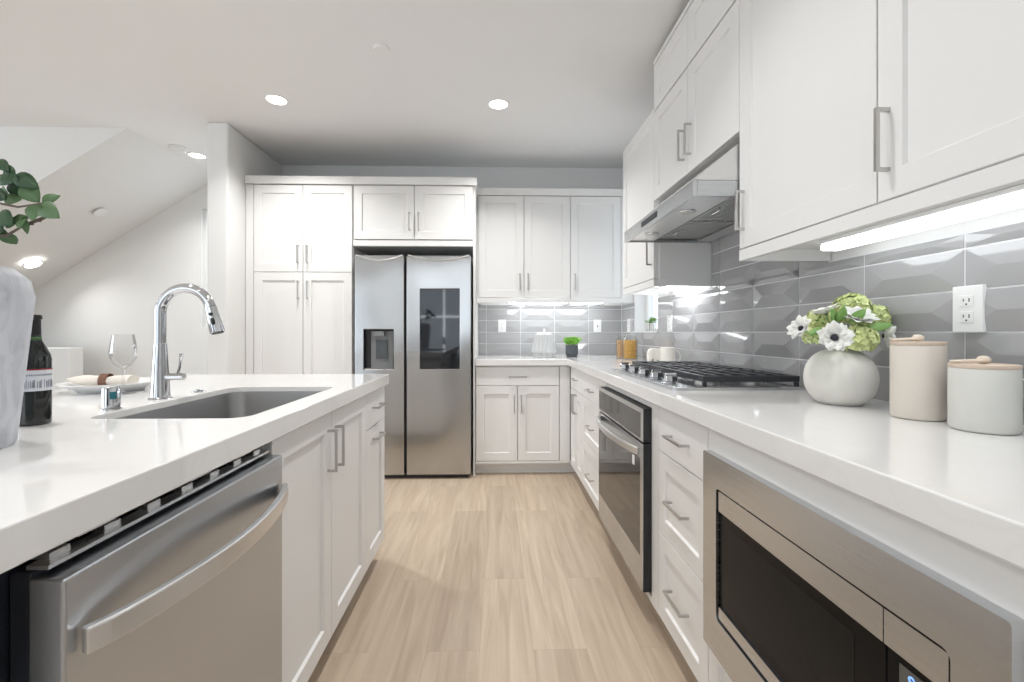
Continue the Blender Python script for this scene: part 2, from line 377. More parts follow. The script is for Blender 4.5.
# relief tile backsplash
def tiles(name, m, a_start, da, na, rows, alim, skip=None, ph=0.0078):
    """hip-roof relief tiles in plane a/z; m maps (a,d,z)"""
    g = B(); RW = 0.1055; gr = 0.0042; quads = []
    for i in range(na):
        for r, (lo, hi) in enumerate(rows):
            a0 = a_start+i*da+gr/2; a1 = a_start+(i+1)*da-gr/2
            z0 = lo; z1 = hi
            if a1 <= alim[0]+0.004 or a0 >= alim[1]-0.004: continue
            full = a0 >= alim[0] and a1 <= alim[1]
            a0c, a1c = max(a0, alim[0]), min(a1, alim[1])
            if skip and skip(a0c, a1c, z0, z1): continue
            fz0 = z0+gr/2; fz1 = z1-gr/2; zc = (fz0+fz1)/2; e = 0.0045
            w = da*0.25
            # base frame vertices
            def V(a, d, z): return g.verts.new(m(a, d, z))
            def D(a, z):   # relief height
                da_ = min(a-a0, a1-a)/w; dz_ = min(z-fz0, fz1-z)/((fz1-fz0)/2)
                return 0.0035+ph*max(0, min(1, da_, dz_))
            if full:
                o = [V(a0, 0, fz0), V(a1, 0, fz0), V(a1, 0, fz1), V(a0, 0, fz1)]
                t = [V(a0, 0.0035, fz0), V(a1, 0.0035, fz0), V(a1, 0.0035, fz1), V(a0, 0.0035, fz1)]
                p0, p1 = V(a0+w, 0.0035+ph, zc), V(a1-w, 0.0035+ph, zc)
                for k in range(4): g.faces.new((o[k], o[(k+1) % 4], t[(k+1) % 4], t[k]))
                g.faces.new((t[0], t[1], p1, p0)); g.faces.new((t[1], t[2], p1)); g.faces.new((t[2], t[3], p0, p1)); g.faces.new((t[3], t[0], p0))
            else:
                boxm(g, m, a0c, a1c, 0, 0.005, fz0, fz1)
    return g
def backing(m, a0, a1, z0, z1): return boxm(B(), m, a0, a1, -0.0, 0.0018, z0, z1)
RW = 0.1055; CT = 0.915
rowsB = [(CT+k*RW, CT+(k+1)*RW) for k in range(4)] + [(CT+4*RW, 1.375)]
bs = struct('wall_backsplash_back', backing(mB(YB), -0.145, XW-0.001, CT, 1.376), M['grout'])
obj('relief_tiles', tiles('t', mB(YB), XW-0.315*5, 0.315, 5, rowsB, (-0.14, XW-0.012)), M['tile'], bs)
rowsS = [(CT+k*RW, CT+(k+1)*RW) for k in range(8)]
def skipS(a0, a1, z0, z1):
    if a1 > wy0+0.01 and z1 > wz0+0.02: return False if a0 >= wy1 else (a0 > wy0-0.005 and a1 < wy1+0.005)
    return False
# zones: below the window, before the window, behind the window, behind the hood
bs = struct('wall_backsplash_right', B(), M['grout'])
g = B()
def zone(a0, a1, z0, z1): boxm(g, mR(XW), a0, a1, 0, 0.0018, z0, z1)
zone(-0.6, wy0, CT, 1.376); zone(wy0, wy1, CT, wz0-0.002); zone(wy1, YB-0.002, CT, 1.376); zone(T(1.605, XW), T(2.458, XW), 1.3761, 1.80)
g.to_mesh(bs.data); g.free()
TW = 0.31; ta = 1.11-TW*6
allg = B()
def addz(rows, lim):
    q = tiles('t', mR(XW), ta, TW, 20, rows, lim); me = bpy.data.meshes.new('tmp'); q.to_mesh(me); q.free(); allg.from_mesh(me); bpy.data.meshes.remove(me)
addz(rowsS[:4]+[(CT+4*RW, 1.375)], (-0.6, wy0))
addz(rowsS[:2], (wy0, YB-0.012))
addz(rowsS[2:4]+[(CT+4*RW, 1.375)], (wy1, YB-0.012))
addz([(CT+4*RW+0.0005, CT+5*RW)]+rowsS[5:8], (T(1.605, XW)+0.002, T(2.458, XW)-0.002))
obj('relief_tiles', allg, M['tile'], bs)

# window sill
struct('trim_1', bx(XW-0.012, XW+0.098, wy0+0.001, wy1-0.001, wz0, wz0+0.012), M['quartz'], bevel=0.002)

# ------------------------------------------------------------------ cabinets
def shaker(m, a0, a1, z0, z1, th=0.02, fr=0.062, rec=0.009):
    bm = B()
    def V(a, d, z): return bm.verts.new(m(a, d, z))
    def loop(i, d): return [V(a0+i, d, z0+i), V(a1-i, d, z0+i), V(a1-i, d, z1-i), V(a0+i, d, z1-i)]
    Ls = [loop(0, 0), loop(0, th-0.0015), loop(0.0015, th), loop(fr, th), loop(fr+0.004, th-rec)]
    for A, Bq in zip(Ls, Ls[1:]):
        for k in range(4): bm.faces.new((A[k], A[(k+1) % 4], Bq[(k+1) % 4], Bq[k]))
    bm.faces.new(Ls[0][::-1]); bm.faces.new(Ls[-1])
    return bm
def slab(m, a0, a1, z0, z1, th=0.02): return boxm(B(), m, a0, a1, 0, th, z0, z1)
HL = 0.14
def handle(m, kind, a, z, parent, L=HL, th=0.02, so=0.032):
    b = B(); s = 0.0085
    if kind == 'v':
        boxm(b, m, a-s/2, a+s/2, th+so-s, th+so, z-L/2, z+L/2)
        for q in (z-L/2, z+L/2-s): boxm(b, m, a-s/2, a+s/2, th, th+so-s, q, q+s)
    else:
        boxm(b, m, a-L/2, a+L/2, th+so-s, th+so, z-s/2, z+s/2)
        for q in (a-L/2, a+L/2-s): boxm(b, m, q, q+s, th, th+so-s, z-s/2, z+s/2)
    return obj('handle', b, M['nickel'], parent, bevel=0.001, label='brushed nickel square bar pull')
G = 0.0020
def fronts(t, m, L):
    for f in L:
        kind, a0, a1, z0, z1 = f[:5]; h = f[5:]
        if kind == 'door': o = obj('door', shaker(m, a0+G, a1-G, z0+G, z1-G), M['cab'], t)
        elif kind == 'drawer': o = obj('drawer', shaker(m, a0+G, a1-G, z0+G, z1-G, fr=0.055), M['cab'], t)
        elif kind == 'flat': o = obj('drawer', slab(m, a0+G, a1-G, z0+G, z1-G), M['cab'], t, bevel=0.0015)
        elif kind == 'panel': o = obj('filler_panel', slab(m, a0, a1, z0, z1), M['cab'], t)
        if h: handle(m, h[0], h[1], h[2], o)
def carcass(t, m, a0, a1, dep, z0, z1, top=True, th=0.018, name='carcass', shelf=None, mat='cab', bottom=True):
    b = B()
    boxm(b, m, a0, a0+th, -dep, -0.001, z0, z1); boxm(b, m, a1-th, a1, -dep, -0.001, z0, z1)
    if bottom: boxm(b, m, a0+th, a1-th, -dep, -0.001, z0, z0+th)
    if top: boxm(b, m, a0+th, a1-th, -dep, -0.001, z1-th, z1)
    boxm(b, m, a0+th, a1-th, -dep, -dep+0.006, z0, z1)
    if shelf: boxm(b, m, a0+th, a1-th, -dep+0.006, -0.02, shelf, shelf+th)
    return obj(name, b, M[mat], t)
def toe(t, m, a0, a1, rec=0.06, z1=0.095):
    return obj('toe_kick', boxm(B(), m, a0, a1, -rec-0.015, -rec, 0, z1), M['cab'], t)

ZB, ZT = 0.095, 0.8635
mr = mR(0.62); DP = 0.54   # right base run
def RY(t): return T(t, 0.6)
# near drawer bank
a0, a1 = RY(1.268), RY(1.649)
t = thing('base_cabinet', 'white three-drawer cabinet between the wall oven and the built-in microwave', 'cabinet', (0.62, (a0+a1)/2, 0))
carcass(t, mr, a0, a1, DP, ZB, ZT); toe(t, mr, a0, a1); am = (a0+a1)/2
fronts(t, mr, [('flat', a0, a1, 0.697, ZT-0.004, 'h', am, 0.775), ('drawer', a0, a1, 0.405, 0.697, 'h', am, 0.552), ('drawer', a0, a1, 0.095, 0.405, 'h', am, 0.252)])
# microwave cabinet
mw0, mw1 = RY(0.47), a0-0.001
t = thing('base_cabinet', 'white cabinet that frames the built-in microwave below the countertop', 'cabinet', (0.62, (mw0+mw1)/2, 0))
carcass(t, mr, mw0, mw1, DP, ZB, ZT); toe(t, mr, mw0, mw1)
b = B(); boxm(b, mr, mw0, mw1-G, 0, 0.02, 0.775, ZT-0.004); boxm(b, mr, mw1-0.035, mw1-G, 0, 0.02, 0.30, 0.775); boxm(b, mr, mw0, mw0+0.03, 0, 0.02, 0.30, 0.775)
obj('front_frame', b, M['cab'], t)
fronts(t, mr, [('drawer', mw0, mw1, 0.095, 0.298)])
# near off-frame end of the run
e1 = mw0-0.001
t = thing('base_cabinet', 'white base cabinet at the near end of the right run, past the microwave', 'cabinet', (0.62, 0.0, 0))
carcass(t, mr, -0.58, e1, DP, ZB, ZT); toe(t, mr, -0.58, e1)
fronts(t, mr, [('flat', -0.58, e1, 0.697, ZT-0.004, 'h', -0.05, 0.775), ('door', -0.58, -0.06, 0.095, 0.697), ('door', -0.06, e1, 0.095, 0.697)])
# oven cabinet
o0, o1 = RY(1.650), RY(2.500)
ov0, ov1 = RY(1.722), RY(2.440)
t = thing('base_cabinet', 'white cabinet framing the wall oven under the cooktop', 'cabinet', (0.62, (o0+o1)/2, 0))
carcass(t, mr, o0, o1, DP, ZB, ZT); toe(t, mr, o0, o1)
b = B(); boxm(b, mr, o0, ov0-0.002, 0, 0.02, ZB, ZT-0.004); boxm(b, mr, ov1+0.002, o1, 0, 0.02, ZB, ZT-0.004); boxm(b, mr, ov0-0.002, ov1+0.002, 0, 0.02, 0.838, ZT-0.004)
boxm(b, mr, ov0-0.002, ov1+0.002, 0, 0.02, ZB, 0.118)
obj('front_frame', b, M['cab'], t)
# far drawer bank
a0, a1 = o1+0.001, RY(3.06); am = (a0+a1)/2
t = thing('base_cabinet', 'white three-drawer cabinet on the far side of the wall oven', 'cabinet', (0.62, am, 0))
carcass(t, mr, a0, a1, DP, ZB, ZT); toe(t, mr, a0, a1)
fronts(t, mr, [('flat', a0, a1, 0.697, ZT-0.004, 'h', am, 0.765), ('drawer', a0, a1, 0.405, 0.697, 'h', am, 0.537), ('drawer', a0, a1, 0.095, 0.405, 'h', am, 0.232)])
# corner cabinet with a drawer over two narrow doors
a0, a1 = a1+0.001, 3.52; am = 3.29
t = thing('base_cabinet', 'white corner cabinet with one drawer over two narrow doors, right run', 'cabinet', (0.62, am, 0))
carcass(t, mr, a0, a1, DP, ZB, ZT); toe(t, mr, a0, 3.62)
fronts(t, mr, [('flat', a0, a1, 0.697, ZT-0.004, 'h', am, 0.78), ('door', a0, am, 0.095, 0.697, 'v', am-0.03, 0.60), ('door', am, a1, 0.095, 0.697, 'v', am+0.03, 0.60)])
# back base cabinet
mb = mB(3.565)
t = thing('base_cabinet', 'white cabinet beside the fridge with one wide drawer over two doors', 'cabinet', (0.2, 3.565, 0))
carcass(t, mb, -0.143, 0.60, 0.57, ZB, ZT); toe(t, mb, -0.143, 0.679)
fronts(t, mb, [('flat', -0.141, 0.514, 0.705, ZT-0.004, 'h', 0.186, 0.777), ('door', -0.141, 0.186, 0.115, 0.705, 'v', 0.158, 0.565), ('door', 0.186, 0.514, 0.115, 0.705, 'v', 0.214, 0.565), ('panel', 0.516, 0.599, 0.115, ZT-0.004)])
obj('bottom_rail', boxm(B(), mb, -0.143, 0.60, 0, 0.018, 0.096, 0.114), M['cab'], t)

# L-shaped countertop (with the back arm)
Y0 = -0.6
b = plate_holes([(0.58, Y0), (XW-0.002, Y0), (XW-0.002, YB-0.002), (-0.143, YB-0.002), (-0.143, 3.515), (0.58, 3.515)], [], 0.865, CT)
tag(obj('countertop', b, M['quartz'], bevel=0.003, org=(0.88, 1.5, 0.865)), 'polished white L-shaped quartz countertop along the tiled walls', 'countertop')

# island
ml = mL(-0.568)
def LY(t): return T(t, -0.548)
s0, s1 = LY(1.116), LY(1.938); sm = LY(1.526); d1 = LY(2.268)
t = thing('base_cabinet', 'white island cabinet with two tall doors below the sink', 'cabinet', (-0.568, sm, 0))
carcass(t, ml, s0, s1, 0.56, ZB, ZT, top=False); toe(t, ml, s0, s1)
fronts(t, ml, [('door', s0, sm, 0.095, ZT-0.004, 'v', sm-0.035, 0.735), ('door', sm, s1, 0.095, ZT-0.004, 'v', sm+0.035, 0.735)])
t = thing('base_cabinet', 'white end cabinet of the island with a small drawer over a narrow pull-out door', 'cabinet', (-0.568, 2.1, 0))
carcass(t, ml, s1+0.001, d1, 0.56, ZB, ZT); toe(t, ml, s1+0.001, d1-0.005)
am = (s1+d1)/2
fronts(t, ml, [('flat', s1, d1, 0.699, ZT-0.004, 'h', am, 0.785), ('door', s1, d1, 0.095, 0.699, 'h', am, 0.645)])
t = thing('base_cabinet', 'white island cabinet before the dishwasher, at the near end', 'cabinet', (-0.60, 0.0, 0))
m6 = mL(-0.62); carcass(t, m6, -0.58, 0.49, 0.5, ZB, ZT); toe(t, m6, -0.58, 0.49)
fronts(t, m6, [('door', -0.58, -0.05, 0.095, ZT-0.004), ('door', -0.05, 0.49, 0.095, ZT-0.004)])
b = B(); box(b, -1.155, -1.135, -0.58, d1, 0, ZT)
tag(obj('island_back_panel', b, M['cab'], org=(-1.145, 0.8, 0)), 'white panel closing the seating side of the island', 'panel')
sx0, sx1 = -1.008, -0.612
sy0, sy1 = T(1.106, -0.8), T(1.756, -0.8)
hole = rrect(sx0, sx1, sy0, sy1, 0.05)
ye = T(2.286, -0.53); oo = [(-0.53, Y0), (-0.53, ye), (-1.62, ye), (-1.62, Y0)]; oi = [(-0.552, Y0+0.02), (-0.552, ye-0.02), (-1.60, ye-0.02), (-1.60, Y0+0.02)]
b = B()
def fillz(loops, z):
    q = B(); es = []
    for L in loops:
        vs = [q.verts.new((p[0], p[1], z)) for p in L]; es += [q.edges.new((vs[i], vs[(i+1) % len(vs)])) for i in range(len(vs))]
    bmesh.ops.triangle_fill(q, edges=es, use_beauty=True, use_dissolve=False); me = bpy.data.meshes.new('tmp'); q.to_mesh(me); q.free(); b.from_mesh(me); bpy.data.meshes.remove(me)
def wallz(L, z0, z1):
    for i in range(len(L)):
        p, q = L[i], L[(i+1) % len(L)]; b.faces.new([b.verts.new(c) for c in ((*p, z0), (*q, z0), (*q, z1), (*p, z1))])
fillz([oo, hole], CT); fillz([oi, hole], 0.895); fillz([oo, oi], 0.865); wallz(oo, 0.865, CT); wallz(oi, 0.865, 0.895); wallz(hole, 0.895, CT)
bmesh.ops.remove_doubles(b, verts=b.verts[:], dist=1e-5)
tag(obj('countertop', b, M['quartz'], bevel=0.0025, org=(-1.07, 0.85, 0.865)), 'polished white quartz worktop of the island, with the sink cut-out', 'countertop')
# sink
st = thing('kitchen_sink', 'undermount stainless steel sink bowl in the island worktop', 'sink', (-0.8, (sy0+sy1)/2, 0.68))
g = 0.003
outer = rrect(sx0-g-0.02, sx1+g+0.02, sy0-g-0.02, sy1+g+0.02, 0.06)
inner = rrect(sx0-g, sx1+g, sy0-g, sy1+g, 0.052)
inner2 = rrect(sx0+0.004, sx1-0.004, sy0+0.004, sy1-0.004, 0.05)
inner3 = rrect(sx0+0.03, sx1-0.03, sy0+0.03, sy1-0.03, 0.04)
b = B(); L_ = []
for pts, z in ((outer, 0.8945), (inner, 0.8945), (inner2, 0.70), (inner3, 0.672)):
    L_.append([b.verts.new((x, y, z)) for x, y in pts])
for A, Bq in zip(L_, L_[1:]):
    n = len(A)
    for k in range(n): b.faces.new((A[k], A[(k+1) % n], Bq[(k+1) % n], Bq[k]))
b.faces.new(L_[-1])
so_ = obj('bowl', b, M['sinks'], st, smooth=True)
sm_ = so_.modifiers.new('solid', 'SOLIDIFY'); sm_.thickness = 0.0015; sm_.offset = 1
b = B(); lathe(b, solid([(0.045, 0.0), (0.045, 0.004), (0.03, 0.002)]), (-0.82, (sy0+sy1)/2, 0.673), 28)
obj('drain', b, M['chrome'], st, smooth=True)

# ------------------------------------------------------------------ dishwasher
d0, dd1 = T(0.547, -0.52), s0-0.004
t = thing('dishwasher', 'stainless steel dishwasher with a bowed bar handle in the island', 'dishwasher', (-0.52, (d0+dd1)/2, 0))
b = bx(-0.564, -0.520, d0, dd1, 0.125, 0.826)
obj('door', b, M['steeld'], t, bevel=0.004, seg=3)
obj('door_gasket', bx(-0.592, -0.565, d0+0.006, dd1-0.006, 0.12, 0.832), M['gasket'], t, bevel=0.003)
b = B(); box(b, -1.11, -0.594, d0-0.004, dd1-0.03, 0.12, 0.84); obj('tub', b, M['gasket'], t)
b = B(); box(b, -0.575, -0.548, d0+0.01, dd1-0.012, 0.8335, 0.8385)
for k in range(7):
    y = d0+0.04+k*(dd1-d0-0.08)/6; box(b, -0.60, -0.562, y-0.014, y+0.014, 0.8385, 0.846)
obj('control_strip', b, M['steell'], t)
for y in (d0+0.10, d0+0.33, dd1-0.09): obj('mounting_bracket', bx(-0.60, -0.566, y-0.03, y+0.03, 0.847, 0.8645), M['steell'], t)
obj('kick_plate', bx(-0.62, -0.60, d0, dd1, 0.002, 0.115), M['dark'], t)
b = B(); pts = []; h0, h1 = d0+0.016, dd1-0.008
for k in range(25):
    s = k/24; y = h0+(h1-h0)*s; pts.append((-0.511+0.052*math.sin(PI*s)**0.75, y, 0.741))
bar(b, pts, 0.014, 0.034)
obj('handle', b, M['steell'], t, bevel=0.003, seg=2, label='bowed brushed steel bar handle')

# ------------------------------------------------------------------ oven
t = thing('wall_oven', 'single built-in oven with dark glass door and bowed steel handle under the cooktop', 'oven', (0.57, (ov0+ov1)/2, 0.12))
xf = 0.568
obj('oven_body', bx(0.6, 1.12, ov0+0.012, ov1-0.012, 0.125, 0.83), M['dark'], t)
obj('control_panel', bx(xf, 0.599, ov0, ov1, 0.706, 0.833), M['dark'], t, bevel=0.001)
mo = mR(xf)
b = map3(plate_holes([(ov0, 0.708), (ov1, 0.708), (ov1, 0.833), (ov0, 0.833)], [[(ov0+0.022, 0.716), (ov1-0.012, 0.716), (ov1-0.012, 0.815), (ov0+0.022, 0.815)]], 0, 0.003), lambda a, z, d: mo(a, d, z))
cp = obj('panel_frame', b, M['steell'], t)
obj('panel_glass', boxm(B(), mo, ov0+0.022, ov1-0.012, 0.0002, 0.002, 0.716, 0.815), M['oglass'], t)
dr = obj('oven_door', bx(xf, 0.599, ov0, ov1, 0.135, 0.700), M['dark'], t, bevel=0.001)
b = map3(plate_holes([(ov0, 0.137), (ov1, 0.137), (ov1, 0.700), (ov0, 0.700)], [[(ov0+0.028, 0.262), (ov1-0.006, 0.262), (ov1-0.006, 0.640), (ov0+0.028, 0.640)]], 0, 0.003), lambda a, z, d: mo(a, d, z))
obj('door_frame', b, M['steel'], dr)
obj('door_glass', boxm(B(), mo, ov0+0.028, ov1-0.006, 0.0002, 0.002, 0.262, 0.640), M['oglass'], dr)
b = B(); pts = []; h0, h1 = ov0+0.02, ov1-0.015
for k in range(25):
    s = k/24; pts.append((xf-0.012-0.040*math.sin(PI*s)**0.75, h0+(h1-h0)*s, 0.668))
bar(b, pts, 0.012, 0.028)
obj('handle', b, M['steell'], dr, bevel=0.003)
obj('tag', bx(xf-0.03, xf-0.026, ov0+0.022, ov0+0.04, 0.615, 0.65), M['plastic'], dr, label='small white paper tag hanging at the handle')
obj('lower_trim', bx(0.60, 0.602, ov0, ov1, 0.119, 0.132), M['dark'], t)

# ------------------------------------------------------------------ microwave
t = thing('built_in_microwave', 'built-in microwave with wide stainless trim kit and black glass door', 'microwave', (0.58, 0.88, 0.28))
m0, m1 = T(0.505, 0.58), T(1.25, 0.58); i0, i1 = T(0.573, 0.58), T(1.179, 0.58); sp = T(0.676, 0.58)
mm = mR(0.599)
def ring(o, i, d0, d1): return map3(plate_holes(o, [i], d0, d1), lambda a, z, d: mm(a, d, z))
b = ring(rrect(m0, m1, 0.279, 0.801, 0.006), rrect(i0, i1, 0.378, 0.720, 0.012), 0, 0.021)
obj('trim_frame', b, M['steel'], t, bevel=0.003, label='wide stainless steel trim frame')
obj('oven_case', bx(0.603, 1.05, i0-0.01, i1+0.01, 0.35, 0.745), M['dark'], t)
g_ = 0.006
dr = obj('microwave_door', boxm(B(), mm, sp+0.001, i1-g_, -0.001, 0.012, 0.384, 0.714), M['bglass'], t, bevel=0.001)
b = B(); boxm(b, mm, sp+0.001, i1-g_, 0.0125, 0.017, 0.662, 0.714); boxm(b, mm, sp+0.001, i1-g_, 0.0125, 0.017, 0.384, 0.414)
obj('door_strip', b, M['steel'], dr, label='stainless steel strips above and below the glass')
obj('viewing_mesh', boxm(B(), mm, sp+0.06, i1-0.05, 0.0122, 0.0126, 0.44, 0.635), paint('dark_mesh_window', (0.012, 0.012, 0.012), 0.2, spec=0.1), dr)
pn = obj('control_panel', boxm(B(), mm, i0+g_, sp-0.001, -0.001, 0.012, 0.384, 0.714), M['bglass'], t, bevel=0.001)
obj('panel_strip', boxm(B(), mm, i0+g_, sp-0.001, 0.0125, 0.017, 0.662, 0.714), M['steel'], pn)
obj('display', boxm(B(), mm, i0+0.02, sp-0.022, 0.0122, 0.0128, 0.618, 0.648), M['lcd'], pn)
def text_mesh(s, size, mat, parent, org, ux, uz, name='lettering'):
    cu = bpy.data.curves.new('tmp', 'FONT'); cu.body = s; cu.size = size; cu.align_x = 'CENTER'; cu.align_y = 'CENTER'; cu.extrude = size*0.02
    to = bpy.data.objects.new('tmp', cu); COL.objects.link(to)
    dg = bpy.context.evaluated_depsgraph_get(); me = bpy.data.meshes.new_from_object(to.evaluated_get(dg))
    bm = B(); bm.from_mesh(me); bpy.data.objects.remove(to); bpy.data.curves.remove(cu); bpy.data.meshes.remove(me)
    ux, uz = Vector(ux), Vector(uz); n = ux.cross(uz)
    for v in bm.verts: v.co = Vector(org)+ux*v.co.x+uz*v.co.y+n*v.co.z
    return obj(name, bm, mat, parent, recalc=False)
text_mesh('8:00', 0.025, M['blue'], pn, (0.599-0.0138, (i0+sp)/2-0.006, 0.6325), (0, -1, 0), (0, 0, 1), 'display_digits')
for r in range(5):
    for c in range(3): obj('key_mark', boxm(B(), mm, i0+0.024+c*0.02, i0+0.034+c*0.02, 0.0122, 0.0126, 0.58-r*0.035, 0.584-r*0.035), M['ink'], pn)

# ------------------------------------------------------------------ upper cabinets, right wall
mu = mR(0.89); UD = 0.297
def UY(t): return T(t, 0.87)
ZU0, ZU1 = 1.378, 2.32
u0, u1, u2 = UY(1.028), UY(1.605), UY(2.460)
un = UY(0.45)
t = thing('wall_cabinet', 'large white wall cabinet above the vase and canisters, nearest the camera', 'cabinet', (0.89, 0.8, ZU0))
def ucarc(t, m, a0, a1, z0=ZU0, z1=ZU1, dep=UD, rail=True):
    b = B(); th = 0.018
    boxm(b, m, a0, a0+th, -dep, 0.02 if rail == 'x' else -0.001, z0, z1); boxm(b, m, a1-th, a1, -dep, -0.001, z0, z1)
    boxm(b, m, a0+th, a1-th, -dep, -0.001, z0+0.04, z0+0.058); boxm(b, m, a0+th, a1-th, -dep, -0.001, z1-th, z1)
    boxm(b, m, a0+th, a1-th, -dep, -dep+0.006, z0+0.058, z1-th)
    obj('carcass', b, M['cab'], t)
    if rail: obj('light_rail', boxm(B(), m, a0, a1, 0, 0.02, z0, z0+0.038), M['cab'], t)
ucarc(t, mu, un, u1)
fronts(t, mu, [('door', u0, u1, ZU0+0.04, ZU1, 'v', u1-0.032, 1.55), ('door', un, u0, ZU0+0.04, ZU1, 'v', u0-0.032, 1.55)])
t = thing('wall_cabinet', 'white wall cabinet at the near end of the right wall, past the canisters', 'cabinet', (0.89, 0.0, ZU0))
ucarc(t, mu, -0.58, un-0.001)
fronts(t, mu, [('door', -0.58, un-0.001, ZU0+0.04, ZU1)])
# cabinet over hood
t = thing('wall_cabinet', 'white two-door wall cabinet directly above the range hood', 'cabinet', (0.89, (u1+u2)/2, 1.84))
am = (u1+u2)/2
ucarc(t, mu, u1+0.001, u2-0.001, 1.80, ZU1, rail=False)
fronts(t, mu, [('door', u1, am, 1.838, ZU1, 'v', am-0.035, 1.98), ('door', am, u2, 1.838, ZU1, 'v', am+0.035, 1.98)])
# corner upper
u3 = UY(3.05)
t = thing('wall_cabinet', 'narrow white wall cabinet beyond the range hood, beside the small window', 'cabinet', (0.89, (u2+u3)/2, ZU0))
ucarc(t, mu, u2, u3, ZU0, 2.345)
fronts(t, mu, [('door', u2, u3, ZU0+0.04, 2.345, 'v', u2+0.035, 1.565)])
# end panel overlay (shaker side) of corner cabinet facing the cooktop
obj('side_panel', boxm(B(), mB(u2), 0.90, 1.185, 0, 0.006, ZU0+0.042, 1.80), M['cab'], t)
# stacked top row
def toprow(a0, a1, mid, label, hnd=False):
    t = thing('wall_cabinet', label, 'cabinet', (0.89, (a0+a1)/2, 2.33))
    carcass(t, mu, a0, a1, UD, 2.322, 2.60)
    fronts(t, mu, [('door', a0, mid, 2.325, 2.575), ('door', mid, a1, 2.325, 2.575)])
    obj('crown_moulding', boxm(B(), mu, a0, a1, 0, 0.022, 2.577, 2.60), M['cab'], t)
toprow(u1+0.0005, u2, am, 'small white top cabinet stacked over the hood cabinet, next to the ceiling')
toprow(un, u1-0.0005, u0, 'small white top cabinet stacked over the large near wall cabinet')
toprow(-0.58, un-0.001, -0.08, 'small white top cabinet stacked over the nearest end wall cabinet')

# LED bars
def ledbar(x0, x1, y0, y1, z0, z1, label, mk='led'):
    t = thing('under_cabinet_light', label, 'light', ((x0+x1)/2, (y0+y1)/2, z0))
    obj('housing', bx(x0, x1, y0, y1, (z0+z1)/2+0.004, z1), M['plastic'], t, bevel=0.002)
    obj('diffuser', bx(x0+0.002, x1-0.002, y0+0.002, y1-0.002, z0, (z0+z1)/2+0.0035), M[mk], t, bevel=0.004)
ledbar(1.035, 1.095, un+0.06, T(1.44, 1.06), 1.384, 1.4175, 'long glowing light bar under the large near wall cabinet')
ledbar(1.06, 1.12, UY(2.53), UY(2.92), 1.388, 1.4175, 'short glowing light bar under the cabinet beyond the hood', 'ledb')

# ------------------------------------------------------------------ upper cabinets, back wall
m2 = mB(3.85)
def UX(u, t=3.84): return (u-494)/F*t
xs = [-0.145, UX(523.9), UX(570.5), 1.085]
t = thing('wall_cabinet', 'white two-door wall cabinet right of the fridge on the back wall', 'cabinet', (0.25, 3.85, ZU0))
ucarc(t, m2, xs[0], xs[2]-0.001, ZU0, 2.345, dep=0.305)
fronts(t, m2, [('door', xs[0]+0.012, xs[1], ZU0+0.04, 2.283, 'v', xs[1]-0.034, 1.555), ('door', xs[1], xs[2], ZU0+0.04, 2.283, 'v', xs[1]+0.034, 1.555)])
obj('crown_moulding', boxm(B(), m2, xs[0], xs[2]-0.001, 0, 0.03, 2.286, 2.345), M['cab'], t)
t = thing('wall_cabinet', 'white single-door wall cabinet in the back corner', 'cabinet', (0.8, 3.85, ZU0))
ucarc(t, m2, xs[2], 1.187, ZU0, 2.345, dep=0.305)
fronts(t, m2, [('door', xs[2], xs[3], ZU0+0.04, 2.283, 'v', xs[2]+0.036, 1.555), ('panel', xs[3]+0.002, 1.186, ZU0+0.04, 2.283)])
obj('crown_moulding', boxm(B(), m2, xs[2], 1.187, 0, 0.03, 2.286, 2.345), M['cab'], t)
ledbar(0.13, 0.95, 3.90, 3.96, 1.380, 1.4175, 'glowing light bar under the back wall cabinets', 'ledb')

# ------------------------------------------------------------------ pantry + fridge enclosure
me_ = mB(3.57)
def EX(u, t=3.52): return (u-494)/F*t
p0, p1, p2, p3 = -1.921, EX(253.9, 3.505), EX(302.7, 3.505), EX(351.8, 3.51)
t = thing('pantry_cabinet', 'tall white four-door pantry cabinet left of the fridge', 'cabinet', (-1.5, 3.57, 0))
carcass(t, me_, p0, p3+0.004, 0.58, 0.095, 2.275, shelf=1.58); toe(t, me_, p0, p3)
obj('filler_panel', boxm(B(), me_, p0, p1-0.002, 0, 0.02, 0.095, 2.272), M['cab'], t)
fronts(t, me_, [('door', p1, p2, 1.593, 2.272, 'v', p2-0.035, 1.73), ('door', p2, p3, 1.593, 2.272, 'v', p2+0.035, 1.73),
                ('door', p1, p2, 0.115, 1.593, 'v', p2-0.035, 1.455), ('door', p2, p3, 0.115, 1.593, 'v', p2+0.035, 1.455)])
obj('crown_moulding', boxm(B(), me_, p0, p3+0.004, -0.3, 0.035, 2.276, 2.335), M['cab'], t)
fl, frr = p3+0.006, -0.146
t = thing('wall_cabinet', 'white two-door cabinet above the refrigerator', 'cabinet', (-0.62, 3.57, 1.80))
carcass(t, me_, fl, frr, 0.58, 1.80, 2.275)
q0, q1, q2 = fl+0.004, EX(413.9), frr-0.018
fronts(t, me_, [('door', q0, q1, 1.85, 2.272, 'v', q1-0.036, 1.99), ('door', q1, q2, 1.85, 2.272, 'v', q1+0.036, 1.99)])
obj('bottom_rail', boxm(B(), me_, fl, q2, 0, 0.012, 1.802, 1.848), M['cab'], t)
obj('crown_moulding', boxm(B(), me_, fl-0.001, frr+0.012, -0.3, 0.035, 2.276, 2.335), M['cab'], t)
tag(obj('fridge_side_panel', bx(frr-0.017, frr, 3.55, YB-0.01, 0, 1.799), M['cab'], org=(frr-0.01, 3.8, 0)), 'tall white end panel on the right of the refrigerator', 'panel')

